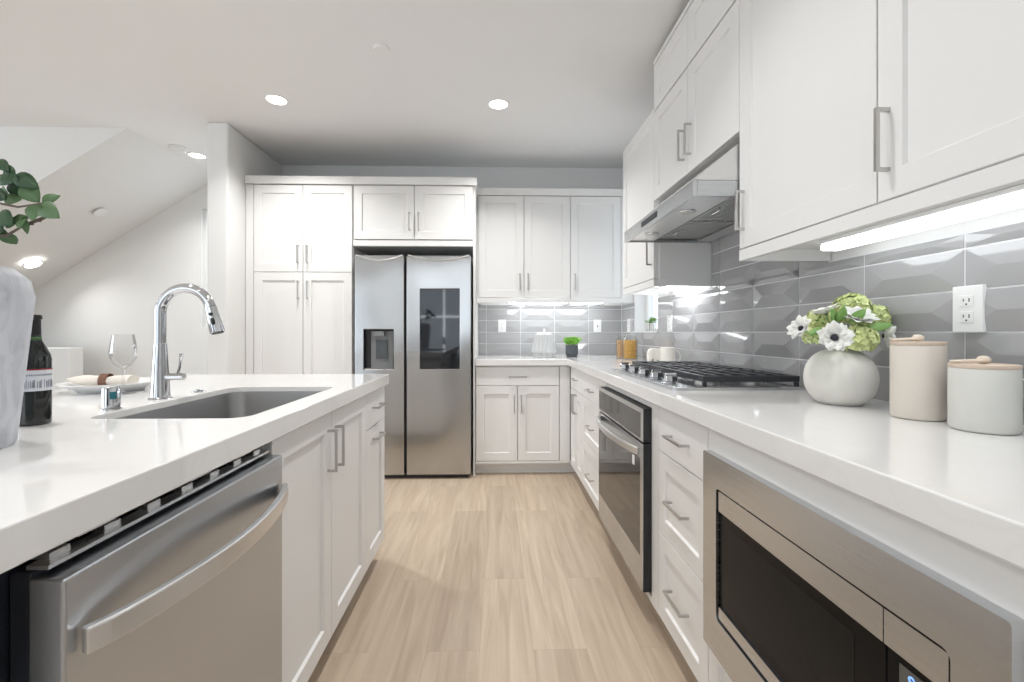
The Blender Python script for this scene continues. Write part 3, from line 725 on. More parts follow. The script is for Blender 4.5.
# ------------------------------------------------------------------ fridge
fx = lambda u: (u-494)/F*3.46
FL, FR = fx(354.5)+0.005, fx(470.9); gx0, gx1 = fx(404.2), fx(406.9)
yf = 3.475; mf = mB(yf+0.05)
FT = 1.713
t = thing('refrigerator', 'side-by-side stainless steel refrigerator with a dark touch screen and water dispenser', 'refrigerator', ((FL+FR)/2, yf+0.1, 0))
obj('cabinet_body', bx(FL+0.004, FR-0.004, yf+0.056, YB-0.06, 0.02, FT-0.01), M['fbody'], t)
obj('foot_grille', bx(FL+0.02, FR-0.02, yf+0.03, yf+0.0555, 0.004, 0.03), M['dark'], t)
def fdoor(x0, x1, holes):
    b = map3(plate_holes([(x0, 0.033), (x1, 0.033), (x1, FT), (x0, FT)], holes, 0, 0.05), lambda a, z, d: mf(a, d, z))
    return obj('fridge_door', b, M['steelf'], t, bevel=0.006, seg=3)
zp = lambda v: EYE-(v-HV)*3.46/F
dx0, dx1, dz0, dz1 = fx(363.9), fx(393.6), zp(369.3), zp(329.6)
dl = fdoor(FL, gx0, [[(dx0, dz0), (dx1, dz0), (dx1, dz1), (dx0, dz1)]])
sx_0, sx_1, sz0, sz1 = fx(420.3), fx(459.6), zp(368.8), zp(289)
dr = fdoor(gx1, FR, [[(sx_0, sz0), (sx_1, sz0), (sx_1, sz1), (sx_0, sz1)]])
obj('touch_screen', boxm(B(), mf, sx_0+0.0008, sx_1-0.0008, 0.01, 0.049, sz0+0.0008, sz1-0.0008), M['sglass'], dr, label='dark glossy touch screen')
# dispenser recess
b = B(); boxm(b, mf, dx0, dx1, 0.0, 0.006, dz0, dz1); boxm(b, mf, dx0, dx0+0.002, 0.006, 0.05, dz0, dz1); boxm(b, mf, dx1-0.002, dx1, 0.006, 0.05, dz0, dz1)
boxm(b, mf, dx0+0.002, dx1-0.002, 0.006, 0.05, dz1-0.002, dz1)
dp = obj('water_dispenser', b, M['dark'], dl, label='black recess with grey paddle')
b = B(); boxm(b, mf, dx0+0.05, dx1-0.012, 0.0062, 0.016, dz0+0.006, dz1-0.012); boxm(b, mf, dx0+0.003, dx1-0.003, 0.0062, 0.046, dz0+0.001, dz0+0.007)
boxm(b, mf, dx0+0.07, dx0+0.155, 0.017, 0.044, dz1-0.05, dz1-0.012)
obj('dispenser_panel', b, M['dgrey'], dl)
obj('paddle', boxm(B(), mf, dx0+0.09, dx0+0.175, 0.017, 0.027, dz0+0.08, dz0+0.225), M['potd'], dl)
# bowed lips along the door tops
for x0, x1, d in ((FL, gx0, dl), (gx1, FR, dr)):
    b = B(); n = 20
    pts = [(x0+0.012+(x1-x0-0.024)*k/n, yf-0.006-0.0*k, FT-0.008-0.038*math.sin(PI*k/n)) for k in range(n+1)]
    vs0 = [b.verts.new((p[0], yf-0.0004, p[2])) for p in pts]; vs1 = [b.verts.new((p[0], yf-0.014, p[2]+0.003)) for p in pts]
    vs2 = [b.verts.new((p[0], yf-0.0004, p[2]+0.016)) for p in pts]
    for A, Bq in ((vs0, vs1), (vs1, vs2), (vs2, vs0)):
        for k in range(n): b.faces.new((A[k], A[k+1], Bq[k+1], Bq[k]))
    b.faces.new((vs0[0], vs1[0], vs2[0])); b.faces.new((vs0[-1], vs2[-1], vs1[-1]))
    obj('door_lip', b, M['steell'], d, smooth=False)

# ------------------------------------------------------------------ range hood
h0, h1 = u1+0.006, u2-0.006
t = thing('range_hood', 'slanted stainless steel range hood over the cooktop', 'range hood', (0.95, (h0+h1)/2, 1.61))
b = prism(B(), [(0.708, 1.668), (0.716, 1.671), (0.868, 1.797), (1.183, 1.797), (1.183, 1.668)], 'y', h0, h1)
obj('canopy', b, M['steell'], t, bevel=0.001)
b = B(); box(b, 0.706, 0.722, h0, h1, 1.611, 1.667); box(b, 1.168, 1.184, h0, h1, 1.611, 1.667); box(b, 0.722, 1.168, h0, h0+0.014, 1.611, 1.667); box(b, 0.722, 1.168, h1-0.014, h1, 1.611, 1.667)
obj('lip', b, M['steel'], t, bevel=0.0015)
b = bx(0.722, 0.86, h0+0.014, h1-0.014, 1.618, 1.664); box(b, 1.10, 1.168, h0+0.014, h1-0.014, 1.618, 1.664)
obj('underside_panel', b, M['steell'], t)
hm = (h0+h1)/2
for k in range(2):
    ya, yb = h0+0.02+k*(h1-h0-0.04)/2+0.003, h0+0.02+(k+1)*(h1-h0-0.04)/2-0.003
    b = bx(0.861, 1.099, ya, yb, 1.640, 1.662)
    n = 13
    for q in range(n):
        x = 0.866+q*0.0178; box(b, x, x+0.011, ya+0.006, yb-0.006, 1.626, 1.640)
    f = obj('baffle_filter', b, M['steell'], t)
    b = B(); tube(b, [(0.90, (ya+yb)/2-0.03, 1.6255), (0.90, (ya+yb)/2-0.03, 1.612), (0.90, (ya+yb)/2+0.03, 1.612), (0.90, (ya+yb)/2+0.03, 1.6255)], 0.003, 8)
    obj('filter_pull', b, M['chrome'], f, smooth=True)
for yy in (T(1.84, 0.783), T(2.25, 0.783)):
    b = B(); lathe(b, solid([(0.034, 0.0), (0.034, -0.004), (0.028, -0.006)]), (0.785, yy, 1.618), 32)
    f = obj('hood_lamp', b, M['chrome'], t, smooth=True)
    b = B(); lathe(b, solid([(0.026, 0.0), (0.024, -0.002)]), (0.785, yy, 1.6118), 32); obj('lens', b, M['stoneg'], f, smooth=True)
b = bx(0.7045, 0.7058, T(1.96, .7), T(2.165, .7), 1.627, 1.652); bt = obj('button_panel', b, M['dark'], t)
b = B()
for k in range(5):
    y = T(1.985, .7)+k*0.038; box(b, 0.7035, 0.7044, y-0.012, y+0.012, 1.630, 1.649)
obj('button', b, M['potd'], bt)
b = B(); lathe(b, solid([(0.010, 0), (0.010, 0.001)]), (0.7058, T(2.40, .7), 1.638), 20, axis=(-1, 0, 0)); obj('round_emblem', b, M['nickel'], t)

# ------------------------------------------------------------------ cooktop
c0, c1 = T(1.634, 0.9), T(2.515, 0.9)
t = thing('gas_cooktop', 'stainless steel gas cooktop with five front knobs and black grates', 'cooktop', (0.88, (c0+c1)/2, CT))
b = plate_holes(rrect(0.645, 1.135, c0, c1, 0.012), [rrect(0.755, 1.125, c0+0.014, c1-0.014, 0.01)], CT, CT+0.011)
obj('rim', b, M['steel'], t, bevel=0.003, seg=3)
obj('burner_tray', bx(0.756, 1.124, c0+0.015, c1-0.015, CT+0.0005, CT+0.006), M['steel'], t)
cy = (c0+c1)/2
for x, y, r in ((0.85, c0+0.17, 0.036), (1.03, c0+0.17, 0.028), (0.94, cy, 0.045), (0.85, c1-0.17, 0.030), (1.03, c1-0.17, 0.036)):
    b = B(); lathe(b, solid([(r+0.012, 0), (r+0.010, 0.010), (r, 0.013), (r, 0.018)]), (x, y, CT+0.006), 28); f = obj('burner', b, M['steell'], t, smooth=True)
    b = B(); lathe(b, solid([(r*0.95, 0), (r, 0.003), (r*0.95, 0.008), (r*0.3, 0.010)]), (x, y, CT+0.0242), 28); obj('burner_cap', b, M['iron'], f, smooth=True)
gw = (c1-c0-0.03)/3; zt = 0.966
for k in range(3):
    ga = c0+0.015+k*gw+0.001; gb = ga+gw-0.002; gx, gX = 0.762, 1.120; b = B(); w = 0.014; zb = zt-0.022
    box(b, gx, gx+w, ga, gb, zb, zt); box(b, gX-w, gX, ga, gb, zb, zt); box(b, gx+w, gX-w, ga, ga+w, zb, zt); box(b, gx+w, gX-w, gb-w, gb, zb, zt)
    ym = (ga+gb)/2
    for s in (0.28, 0.72): y = ga+(gb-ga)*s; box(b, gx+w, gX-w, y-0.005, y+0.005, zt-0.016, zt+0.001)
    for s in (0.16, 0.32, 0.5, 0.68, 0.84): x = gx+(gX-gx)*s; box(b, x-0.005, x+0.005, ga+w, gb-w, zt-0.016, zt+0.0015)
    for x in (gx+0.001, gX-w-0.001):
        for y in (ga+0.001, gb-w-0.001):
            s = 1 if x < 0.9 else -1
            v = [b.verts.new(p) for p in ((x, y, zb), (x+w, y, zb), (x+w, y+w, zb), (x, y+w, zb), (x+s*0.0, y, CT+0.0115), (x+w+s*0.0, y, CT+0.0115), (x+w, y+w, CT+0.0115), (x, y+w, CT+0.0115))]
            for f in ((0,1,2,3),(7,6,5,4),(0,4,5,1),(1,5,6,2),(2,6,7,3),(3,7,4,0)): b.faces.new([v[i] for i in f])
    obj('grate', b, M['iron'], t, bevel=0.002)
for tt in (1.775, 1.93, 2.09, 2.245, 2.40):
    y = T(tt, 0.69); b = B()
    lathe(b, solid([(0.020, 0), (0.020, 0.006), (0.027, 0.009), (0.025, 0.028), (0.021, 0.032)]), (0.695, y, CT+0.0112), 7)
    kn = obj('knob', b, M['chrome'], t, bevel=0.001)
    b = B(); prism(b, [(0.672, CT+0.0435), (0.718, CT+0.0435), (0.716, CT+0.051), (0.674, CT+0.051)], 'y', y-0.007, y+0.007); obj('grip', b, M['chrome'], kn, bevel=0.001)

# ------------------------------------------------------------------ outlets
def outlet(m, a, z, label, kind='duplex'):
    t = thing('wall_outlet' if kind == 'duplex' else 'light_switch', label, 'outlet' if kind == 'duplex' else 'switch', m(a, 0.007, z-0.058))
    d = 0.0098
    obj('cover_plate', boxm(B(), m, a-0.036, a+0.036, 0.0018, d+0.0040, z-0.058, z+0.058), M['plastic'], t, bevel=0.0015)
    if kind == 'duplex':
        for q in (-0.02, 0.02):
            r = obj('receptacle', boxm(B(), m, a-0.0165, a+0.0165, d+0.0042, d+0.006, z+q-0.014, z+q+0.014), M['plastic'], t, bevel=0.0008)
            b = B(); boxm(b, m, a-0.008, a-0.0055, d+0.0061, d+0.0064, z+q-0.002, z+q+0.007); boxm(b, m, a+0.0055, a+0.008, d+0.0061, d+0.0064, z+q-0.001, z+q+0.006)
            boxm(b, m, a-0.002, a+0.002, d+0.0061, d+0.0064, z+q-0.010, z+q-0.006); obj('socket_slot', b, M['slot'], r)
    else:
        obj('rocker', boxm(B(), m, a-0.0165, a+0.0165, d+0.0042, d+0.007, z-0.033, z+0.033), M['plastic'], t, bevel=0.0008)
        obj('indicator', boxm(B(), m, a-0.004, a+0.004, d+0.0072, d+0.0076, z-0.012, z+0.006), M['slot'], t)
zo = 1.1835
outlet(mR(XW), T(1.125, XW), zo, 'white duplex outlet on the tiles above the two canisters')
outlet(mR(XW), T(3.04, XW), zo, 'white outlet seen edge-on right of the small window')
outlet(mR(XW), T(3.96, XW), zo, 'white outlet seen edge-on between back corner and small window')
outlet(mB(YB), UX(502, 4.17), zo, 'white duplex outlet on the back tiles left of the ribbed jar')
outlet(mB(YB), UX(597.5, 4.17), zo, 'white switch plate on the back tiles right of the green plant', 'switch')

# ------------------------------------------------------------------ ceiling fittings
def downlight(x, y, z, label, nrm=(0, 0, -1), r=0.062, pw=8.0, lamp=True):
    t = thing('recessed_ceiling_light', label, 'ceiling light', (x, y, z))
    n = Vector(nrm).normalized()
    b = B(); lathe(b, [(r+0.012, 0), (r+0.010, 0.004), (r, 0.005), (r-0.002, 0.002), (r-0.002, 0)], (x, y, z), 40, axis=n); obj('trim_ring', b, M['plastic'], t, smooth=True)
    b = B(); lathe(b, solid([(r-0.003, 0), (r-0.003, 0.002)]), (x, y, z), 40, axis=n); obj('diffuser', b, M['lamp'], t, smooth=True)
    if lamp:
        l = area('downlight_glow', Vector((x, y, z))+n*0.012, (0, 0, 0), 2*r-0.01, 0, pw, (1.0, 0.985, 0.965), 'DISK', math.radians(125))
        l.rotation_mode = 'QUATERNION'; l.rotation_quaternion = Vector((0, 0, -1)).rotation_difference(n)
downlight(-1.42, 2.99, CEIL, 'round ceiling light in front of the pantry, left of the aisle', pw=13)
downlight(0.03, 3.01, CEIL, 'round ceiling light above the far end of the aisle', pw=13)
downlight(-2.55, 3.95, CEIL, 'round ceiling light half hidden behind the partition wall', pw=9)
tn = Vector((sl, 0, -1)).normalized()
def slope_pt(u, v):
    # point of the view ray (u,v) on the slope
    lo, hi = 1.0, 8.0
    for _ in range(60):
        tt = (lo+hi)/2; xc = (u-CU)*tt/F; x = xc*math.cos(TH)+tt*math.sin(TH); y = -xc*math.sin(TH)+tt*math.cos(TH); z = EYE-(v-HV)*tt/F
        if z < CEIL+sl*(x-cx) : lo = tt
        else: hi = tt
    return x, y, z
lx, ly, lz = slope_pt(33, 264)
downlight(lx, ly, lz, 'round light in the sloped ceiling at far left', nrm=tn, pw=2.2)
def puck(loc, nrm, r, h, label, name='sprinkler_cover', cat='sprinkler'):
    b = B(); lathe(b, solid([(r, 0), (r, h*0.6), (r*0.92, h)]), loc, 36, axis=nrm)
    tag(obj(name, b, M['plastic'], smooth=True, org=loc), label, cat)
for x_, y_, w_ in ((-1.42, 1.25, 'left of the sink'), (0.03, 1.25, 'over the middle of the aisle'), (-1.42, -0.5, 'behind the camera over the island'), (0.03, -0.5, 'behind the camera over the aisle'), (-3.9, 1.0, 'over the living area, nearer'), (-3.9, -1.6, 'over the living area, farther back')):
    downlight(x_, y_, CEIL, 'added unseen ceiling light '+w_)  # extra lamps out of view, added to raise the ambient light
puck((-0.60, T(2.416, -0.6), CEIL), (0, 0, -1), 0.042, 0.013, 'small round white cover plate in the middle of the kitchen ceiling')
sx, sy, sz = slope_pt(100, 212); puck((sx, sy, sz), tn, 0.05, 0.01, 'small round cover plate on the sloped ceiling')
dx, dy = -2.60, T(3.72, -2.6)
t = thing('smoke_detector', 'round white smoke detector on the ceiling beside the partition', 'smoke detector', (dx, dy, CEIL))
b = B(); lathe(b, solid([(0.068, 0), (0.068, 0.010), (0.062, 0.013)]), (dx, dy, CEIL), 36, axis=(0, 0, -1)); obj('base', b, M['plastic'], t, smooth=True)
b = B(); lathe(b, solid([(0.055, 0.0135), (0.052, 0.032), (0.040, 0.038)]), (dx, dy, CEIL), 36, axis=(0, 0, -1)); obj('cover', b, M['plastic'], t, smooth=True)

# ------------------------------------------------------------------ faucet
fxx, fyy = -1.062, T(1.44, -1.062)
t = thing('kitchen_faucet', 'tall chrome gooseneck faucet with pull-down spray head behind the sink', 'faucet', (fxx, fyy, CT))
b = B(); lathe(b, solid([(0.033, 0), (0.030, 0.004), (0.0272, 0.006), (0.0175, 0.175)]), (fxx, fyy, CT), 40); obj('body', b, M['chrome'], t, smooth=True)
b = B(); zc = 1.186; R_ = 0.08; pts = [(fxx, fyy, 1.0905), (fxx, fyy, 1.14)]
for k in range(0, 34):
    a = math.radians(180-165*k/33); pts.append((fxx+R_+R_*math.cos(a), fyy, zc+R_*math.sin(a)))
tube(b, pts, 0.0158, 20); obj('spout', b, M['chrome'], t, smooth=True)
e = Vector(pts[-1]); d = Vector((math.sin(math.radians(15)), 0, -math.cos(math.radians(15))))
b = B(); lathe(b, solid([(0.0168, 0.0), (0.0172, 0.02), (0.0215, 0.078), (0.0205, 0.084)]), e+d*0.001, 28, axis=d)
sh = obj('spray_head', b, M['chrome'], t, smooth=True)
b = B(); lathe(b, solid([(0.018, 0.0845), (0.017, 0.087)]), e+d*0.001, 28, axis=d); obj('nozzle', b, M['dark'], sh, smooth=True)
b = B()
sd = d.cross(Vector((0, 1, 0))).normalized()
for off, hl in ((0.024, 0.0045), (0.048, 0.011)):
    c = e+d*off+Vector((0.006, -0.0185, 0)); L0 = []
    tube(b, [c-d*hl, c-d*hl*0.5, c+d*hl*0.5, c+d*hl], [0.004, 0.006, 0.006, 0.004], 12)
obj('button', b, M['dark'], sh, smooth=True, label='black spray buttons')
b = B(); tube(b, [(fxx+0.018, fyy, 0.984), (fxx+0.074, fyy, 0.984)], 0.0115, 20); lv = obj('lever_mount', b, M['chrome'], t, smooth=True)
b = B(); tube(b, [(fxx+0.055, fyy, 0.992), (fxx+0.062, fyy, 1.02), (fxx+0.066, fyy, 1.058)], [0.005, 0.0055, 0.0065], 12, flat=(0.6, 1.2)); obj('lever', b, M['chrome'], lv, smooth=True)

# air gap / chrome caps
x, y = -1.045, T(1.235, -1.045)
t = thing('dispenser_cap', 'short polished chrome air-gap cylinder in front of the faucet', 'air gap', (x, y, CT))
b = B(); lathe(b, solid([(0.024, 0), (0.024, 0.004), (0.0205, 0.006), (0.0205, 0.058), (0.0185, 0.062)]), (x, y, CT), 36); obj('cap', b, M['chrome'], t, smooth=True)
b = B()
for k in range(8):
    a0_, a1_ = math.radians(-60+k*5), math.radians(-55+k*5)
    vs = [b.verts.new((x+0.0208*math.cos(a), y+0.0208*math.sin(a), z)) for a, z in ((a0_, CT+0.03), (a1_, CT+0.03), (a1_, CT+0.05), (a0_, CT+0.05))]
    b.faces.new(vs)
obj('painted_reflection', b, M['teal'], t, label='teal reflection painted on the chrome')  # teal reflection in the chrome, painted as a thin coloured patch
x, y = -1.045, T(1.60, -1.045)
t = thing('sink_button', 'small flat chrome air-switch button on the worktop beyond the faucet', 'button', (x, y, CT))
b = B(); lathe(b, solid([(0.021, 0), (0.020, 0.004)]), (x, y, CT), 28); obj('collar', b, M['chrome'], t, smooth=True)
b = B(); lathe(b, solid([(0.011, 0.0042), (0.011, 0.008), (0.009, 0.009)]), (x, y, CT), 24); obj('push_cap', b, M['chrome'], t, smooth=True)

# ------------------------------------------------------------------ island items
# wine glass
x, y = -1.262, T(1.54, -1.262)
t = thing('wine_glass', 'empty clear wine glass standing by the white plate', 'glass', (x, y, CT))
b = B(); prof = [(0, 0.001), (0.034, 0.001), (0.034, 0.0025), (0.012, 0.005), (0.0045, 0.012), (0.0035, 0.05), (0.004, 0.082), (0.010, 0.090), (0.026, 0.102), (0.037, 0.125), (0.0385, 0.145), (0.035, 0.175), (0.030, 0.203)]
inn = [(0.0290, 0.2035), (0.034, 0.175), (0.0373, 0.145), (0.0358, 0.125), (0.025, 0.104), (0.010, 0.0925), (0, 0.0905)]
lathe(b, prof+inn, (x, y, CT), 36)
obj('glass_bowl', b, M['glass'], t, smooth=True)
# plate with napkin
px, py = -1.385, T(1.64, -1.385)
t = thing('dinner_plate', 'wide white coupe plate holding a rolled napkin on the island', 'plate', (px, py, CT))
b = B(); lathe(b, [(0, 0.003), (0.085, 0.003), (0.088, 0.0), (0.092, 0.0), (0.096, 0.006), (0.145, 0.030), (0.146, 0.033), (0.142, 0.033), (0.10, 0.014), (0.088, 0.011), (0, 0.010)], (px, py, CT), 56)
obj('dish', b, M['porc'], t, smooth=True)
t2 = thing('rolled_napkin', 'cream linen napkin rolled through a dark brown ring on the plate', 'napkin', (px, py, CT+0.018))
b = B(); pts = []; rs = []
for k in range(15):
    s = k/14; pts.append((px-0.125+0.225*s, py-0.03, CT+0.038+0.006*abs(s-0.55))); rs.append(0.008+0.016*math.sin(PI*min(1, s*1.5))*(1 if s < .6 else 1) if s < 0.33 else (0.0225-0.012*math.exp(-((s-0.58)/0.08)**2)*0.6))
tube(b, pts, rs, 16, flat=(1.2, 0.8)); obj('cloth', b, M['linen'], t2, smooth=True)
b = B(); cxr = px+0.005
for seg_ in range(1):
    prof = [(0.0235, -0.013), (0.026, -0.012), (0.026, 0.012), (0.0235, 0.013), (0.0235, -0.013)]
    lathe(b, prof, (cxr, py-0.03, CT+0.0385), 32, axis=(1, 0.15, 0))
obj('napkin_ring', b, M['ring'], t2, smooth=True, label='dark brown ring')
# wine bottle
x, y = -1.053, T(1.037, -1.053)
t = thing('wine_bottle', 'dark wine bottle with a pale label behind the marble vase', 'bottle', (x, y, CT))
rb = 0.0285
b = B(); lathe(b, solid([(rb-0.003, 0), (rb, 0.004), (rb, 0.150), (rb-0.002, 0.160), (0.020, 0.176), (0.0125, 0.192), (0.0105, 0.21), (0.0102, 0.225)]), (x, y, CT), 40); obj('body', b, M['bottle'], t, smooth=True)
b = B(); lathe(b, [(0.0112, 0.200), (0.0108, 0.2255), (0.0108, 0.240), (0.0128, 0.241), (0.0128, 0.248), (0.011, 0.251), (0, 0.251)], (x, y, CT), 28); obj('capsule', b, M['foil'], t, smooth=True)
b = B(); lathe(b, [(0.0125, 0.192), (0.0117, 0.1995), (0.0117, 0.200)], (x, y, CT), 28); obj('capsule_band', b, M['gfoil'], t, smooth=True, label='green band')
def arc_patch(b, r, a0, a1, z0, z1, n=16):
    for k in range(n):
        p = [a0+(a1-a0)*q/n for q in (k, k+1)]
        b.faces.new([b.verts.new((x+r*math.cos(math.radians(a)), y+r*math.sin(math.radians(a)), z)) for a, z in ((p[0], CT+z0), (p[1], CT+z0), (p[1], CT+z1), (p[0], CT+z1))])
b = B(); arc_patch(b, rb+0.0004, -170, 40, 0.078, 0.125, 30); lb = obj('label', b, M['paper'], t, smooth=True)
b = B(); arc_patch(b, rb+0.0007, -170, 40, 0.125, 0.128, 30); obj('label_edge', b, M['red'], lb, smooth=True)
b = B()
random.seed(3)
a = -80
while a < 30:
    w = random.uniform(1.2, 3.2)
    if random.random() < 0.75: arc_patch(b, rb+0.0007, a, a+w, 0.085, 0.085+random.uniform(0.014, 0.019), 1)
    a += w+0.9
a = -75
while a < 25:
    w = random.uniform(2, 5); arc_patch(b, rb+0.0007, a, a+w, 0.112, 0.116, 1); a += w+2
obj('label_print', b, M['ink'], lb)
# marble vase
vx, vy = -0.993, 0.812
t = thing('marble_vase', 'big grey-veined marble vase at the left edge of the island', 'vase', (vx, vy, CT))
b = B(); lathe(b, [(0, 0), (0.108, 0), (0.112, 0.006), (0.136, 0.280), (0.130, 0.310), (0.110, 0.330), (0.080, 0.338), (0.055, 0.338), (0.050, 0.335), (0.05, 0.10), (0, 0.10)], (vx, vy, CT), 64); obj('vessel', b, M['marble'], t, smooth=True)

# leaf helper
def leaf(b, base, dirv, nrm, L, Wd, bend=0.15, n=7):
    base = Vector(base); d = Vector(dirv).normalized(); nn = Vector(nrm); s = d.cross(nn).normalized(); nn = s.cross(d).normalized()
    rows = []
    for k in range(n+1):
        q = k/n; w = Wd/2*math.sin(PI*min(0.999, q**0.8))**0.8 if 0 < q < 1 else 0.0004
        c = base+d*L*q+nn*bend*L*(math.sin(q*1.6)-q*0.4)
        rows.append([b.verts.new(c-s*w+nn*w*0.25), b.verts.new(c), b.verts.new(c+s*w+nn*w*0.25)])
    for A, Bq in zip(rows, rows[1:]):
        b.faces.new((A[0], A[1], Bq[1], Bq[0])); b.faces.new((A[1], A[2], Bq[2], Bq[1]))
def pxw(u, v, t_):
    xc = (u-CU)*t_/F
    return Vector((xc*math.cos(TH)+t_*math.sin(TH), -xc*math.sin(TH)+t_*math.cos(TH), EYE-(v-HV)*t_/F))
def solidify(o, th=0.0008):
    m = o.modifiers.new('thickness', 'SOLIDIFY'); m.thickness = th; m.offset = 0
t = thing('leafy_branch', 'branch of dark green leaves rising out of the marble vase', 'branch', (vx, vy, CT+0.12))
b = B()
top = Vector((vx, vy, CT+0.35)); tip = Vector((vx+0.03, vy+0.03, 1.36))
stems = [[(vx, vy, CT+0.105), (vx+0.0, vy, CT+0.35), (vx-0.02, vy-0.01, 1.33), (vx-0.015, vy+0.0, 1.38), pxw(18, 207, .83), pxw(44, 203, .83)],
         [(vx, vy, CT+0.105), (vx-0.01, vy+0.005, CT+0.37), (vx-0.02, vy+0.01, 1.36), (vx-0.01, vy, 1.41), pxw(8, 176, .84)],
         [(vx, vy, CT+0.105), (vx+0.005, vy, CT+0.36), (vx+0.005, vy, 1.31), pxw(6, 236, .83), pxw(26, 224, .84), pxw(46, 216, .85)]]
for s in stems: tube(b, s, [0.004, 0.004, 0.003, 0.0028, 0.002, 0.0015][:len(s)], 8)
obj('stem', b, M['twig'], t, smooth=True)
b = B(); b2 = B()
K = F/0.83
def lf(bb, u0_, v0_, u1_, v1_, w, tt=0.83, tilt=(0, -1, 0.3)):
    p = pxw(u0_, v0_, tt); q = pxw(u1_, v1_, tt+random.uniform(-0.02, 0.02)); leaf(bb, p, q-p, tilt, (q-p).length, w/K*1.25, 0.06)
random.seed(11)
for a in ((0, 178, 20, 181, 15), (15, 175, 40, 189, 13), (12, 182, 24, 199, 12), (-2, 160, 10, 172, 9), (12, 178, 10, 165, 9), (2, 222, -4, 236, 16), (-2, 214, 14, 226, 15), (6, 200, -8, 190, 12)): lf(b, *a)
for a in ((24, 184, 40, 203, 15), (42, 203, 61, 196, 10), (40, 205, 61, 219, 14), (38, 204, 33, 221, 13), (10, 196, 4, 186, 8), (18, 214, 26, 221, 10), (26, 219, 28, 234, 7), (24, 219, 20, 229, 7), (4, 232, 17, 244, 12), (-4, 226, 8, 240, 12), (4, 200, 22, 200, 10), (6, 228, 24, 216, 8)): lf(b2, *a)
o = obj('dark_leaves', b, M['leafd'], t, smooth=True, recalc=False); solidify(o)
o = obj('light_leaves', b2, M['leafl'], t, smooth=True, recalc=False); solidify(o)
b = B()
for k in range(16):
    p = pxw(30+k*1.1, 225-k*0.6+random.uniform(-1.5, 1.5), 0.835); bmesh.ops.create_icosphere(b, subdivisions=1, radius=0.003, matrix=Matrix.Translation(p))
obj('seed_pods', b, M['twig'], t, smooth=True)

# ------------------------------------------------------------------ right counter items
# vase
vx, vy = 1.021, T(1.335, 1.021)
t = thing('round_vase', 'squat round matte white vase holding white and green flowers', 'vase', (vx, vy, CT))
b = B(); prof = [(0, 0), (0.050, 0)]; R1 = 0.091; H1 = 0.160
for k in range(1, 20):
    a = -62+k*(135/20.0); prof.append((R1*math.cos(math.radians(a))**0.8, 0.0765+0.0865*math.sin(math.radians(a))))
prof += [(0.032, H1), (0.028, H1-0.002), (0.027, H1-0.02), (0.06, H1-0.05), (0.06, 0.03), (0, 0.02)]
prof = [p for p in prof]
lathe(b, prof, (vx, vy, CT), 56); obj('vessel', b, M['stone'], t, smooth=True)
ftop = Vector((vx, vy, CT+H1))
def flower_stem(t, head):
    b = B(); base = Vector((vx+random.uniform(-.012, .012), vy+random.uniform(-.012, .012), CT+0.06)); neck = Vector((vx+(head.x-vx)*0.18, vy+(head.y-vy)*0.18, CT+H1-0.004))
    neck.x = vx+max(-0.02, min(0.02, neck.x-vx)); neck.y = vy+max(-0.02, min(0.02, neck.y-vy))
    tube(b, [base, neck, (neck+head)/2+Vector((0, 0, 0.008)), head], [0.0025, 0.0025, 0.002, 0.0018], 8); obj('stem', b, M['leaf'], t, smooth=True)
GRP = 'flowers in the round white vase'
def anemone(head, face, r, label, n=8):
    t = thing('anemone', label, 'flower', head, GRP); flower_stem(t, head-Vector(face).normalized()*0.004)
    f = Vector(face).normalized(); q = Vector((0, 0, 1)).rotation_difference(f); b = B()
    for layer in range(2):
        for k in range(n):
            a = 2*PI*k/n+layer*0.4+random.uniform(-.1, .1); dv = Vector((math.cos(a), math.sin(a), 0.25+0.25*layer)); nv = Vector((-0.4*math.cos(a), -0.4*math.sin(a), 1))
            leaf(b, head+q @ (Vector((math.cos(a), math.sin(a), 0))*r*0.1), q @ dv, q @ nv, r*random.uniform(0.85, 1.05), r*0.72, 0.18)
    o = obj('petals', b, M['petal'], t, smooth=True, recalc=False); solidify(o, 0.0006)
    b = B(); bmesh.ops.create_icosphere(b, subdivisions=2, radius=r*0.2, matrix=Matrix.Translation(head+f*r*0.12)); 
    for k in range(22):
        a = 2*PI*k/22; p = head+q @ Vector((math.cos(a)*r*0.33, math.sin(a)*r*0.33, r*0.15)); tube(b, [head+f*r*0.05, p], 0.0005, 4); bmesh.ops.create_icosphere(b, subdivisions=1, radius=0.0016, matrix=Matrix.Translation(p))
    obj('flower_centre', b, M['pollen'], t, smooth=True, label='black centre')
def hydrangea(head, r, label, mat='hyd', n=70):
    t = thing('hydrangea', label, 'flower', head, GRP); flower_stem(t, head)
    b = B()
    for k in range(n):
        z = 1-2*(k+0.5)/n*0.85; a = k*2.39996; s = math.sqrt(max(0, 1-z*z)); d = Vector((s*math.cos(a), s*math.sin(a), z)); p = head+d*r*random.uniform(0.82, 1.0)
        q = Vector((0, 0, 1)).rotation_difference((d+Vector((random.uniform(-.3, .3), random.uniform(-.3, .3), random.uniform(-.3, .3)))).normalized()); rot = random.uniform(0, PI)
        for j in range(4):
            aa = rot+j*PI/2; leaf(b, p, q @ Vector((math.cos(aa), math.sin(aa), 0.35)), q @ Vector((0, 0, 1)), r*0.30, r*0.27, 0.1, n=4)
    o = obj('blossom', b, M[mat], t, smooth=True, recalc=False)
    b = B(); bmesh.ops.create_icosphere(b, subdivisions=2, radius=r*0.6, matrix=Matrix.Translation(head)); obj('flower_core', b, M['leaf'], t, smooth=True)
random.seed(5)
tv = 1.335
hydrangea(pxw(852, 311, tv+0.01), 0.047, 'lime green hydrangea at the top of the bouquet', n=110)
hydrangea(pxw(873, 319, tv+0.02), 0.040, 'lime green hydrangea at the upper right of the bouquet', n=90)
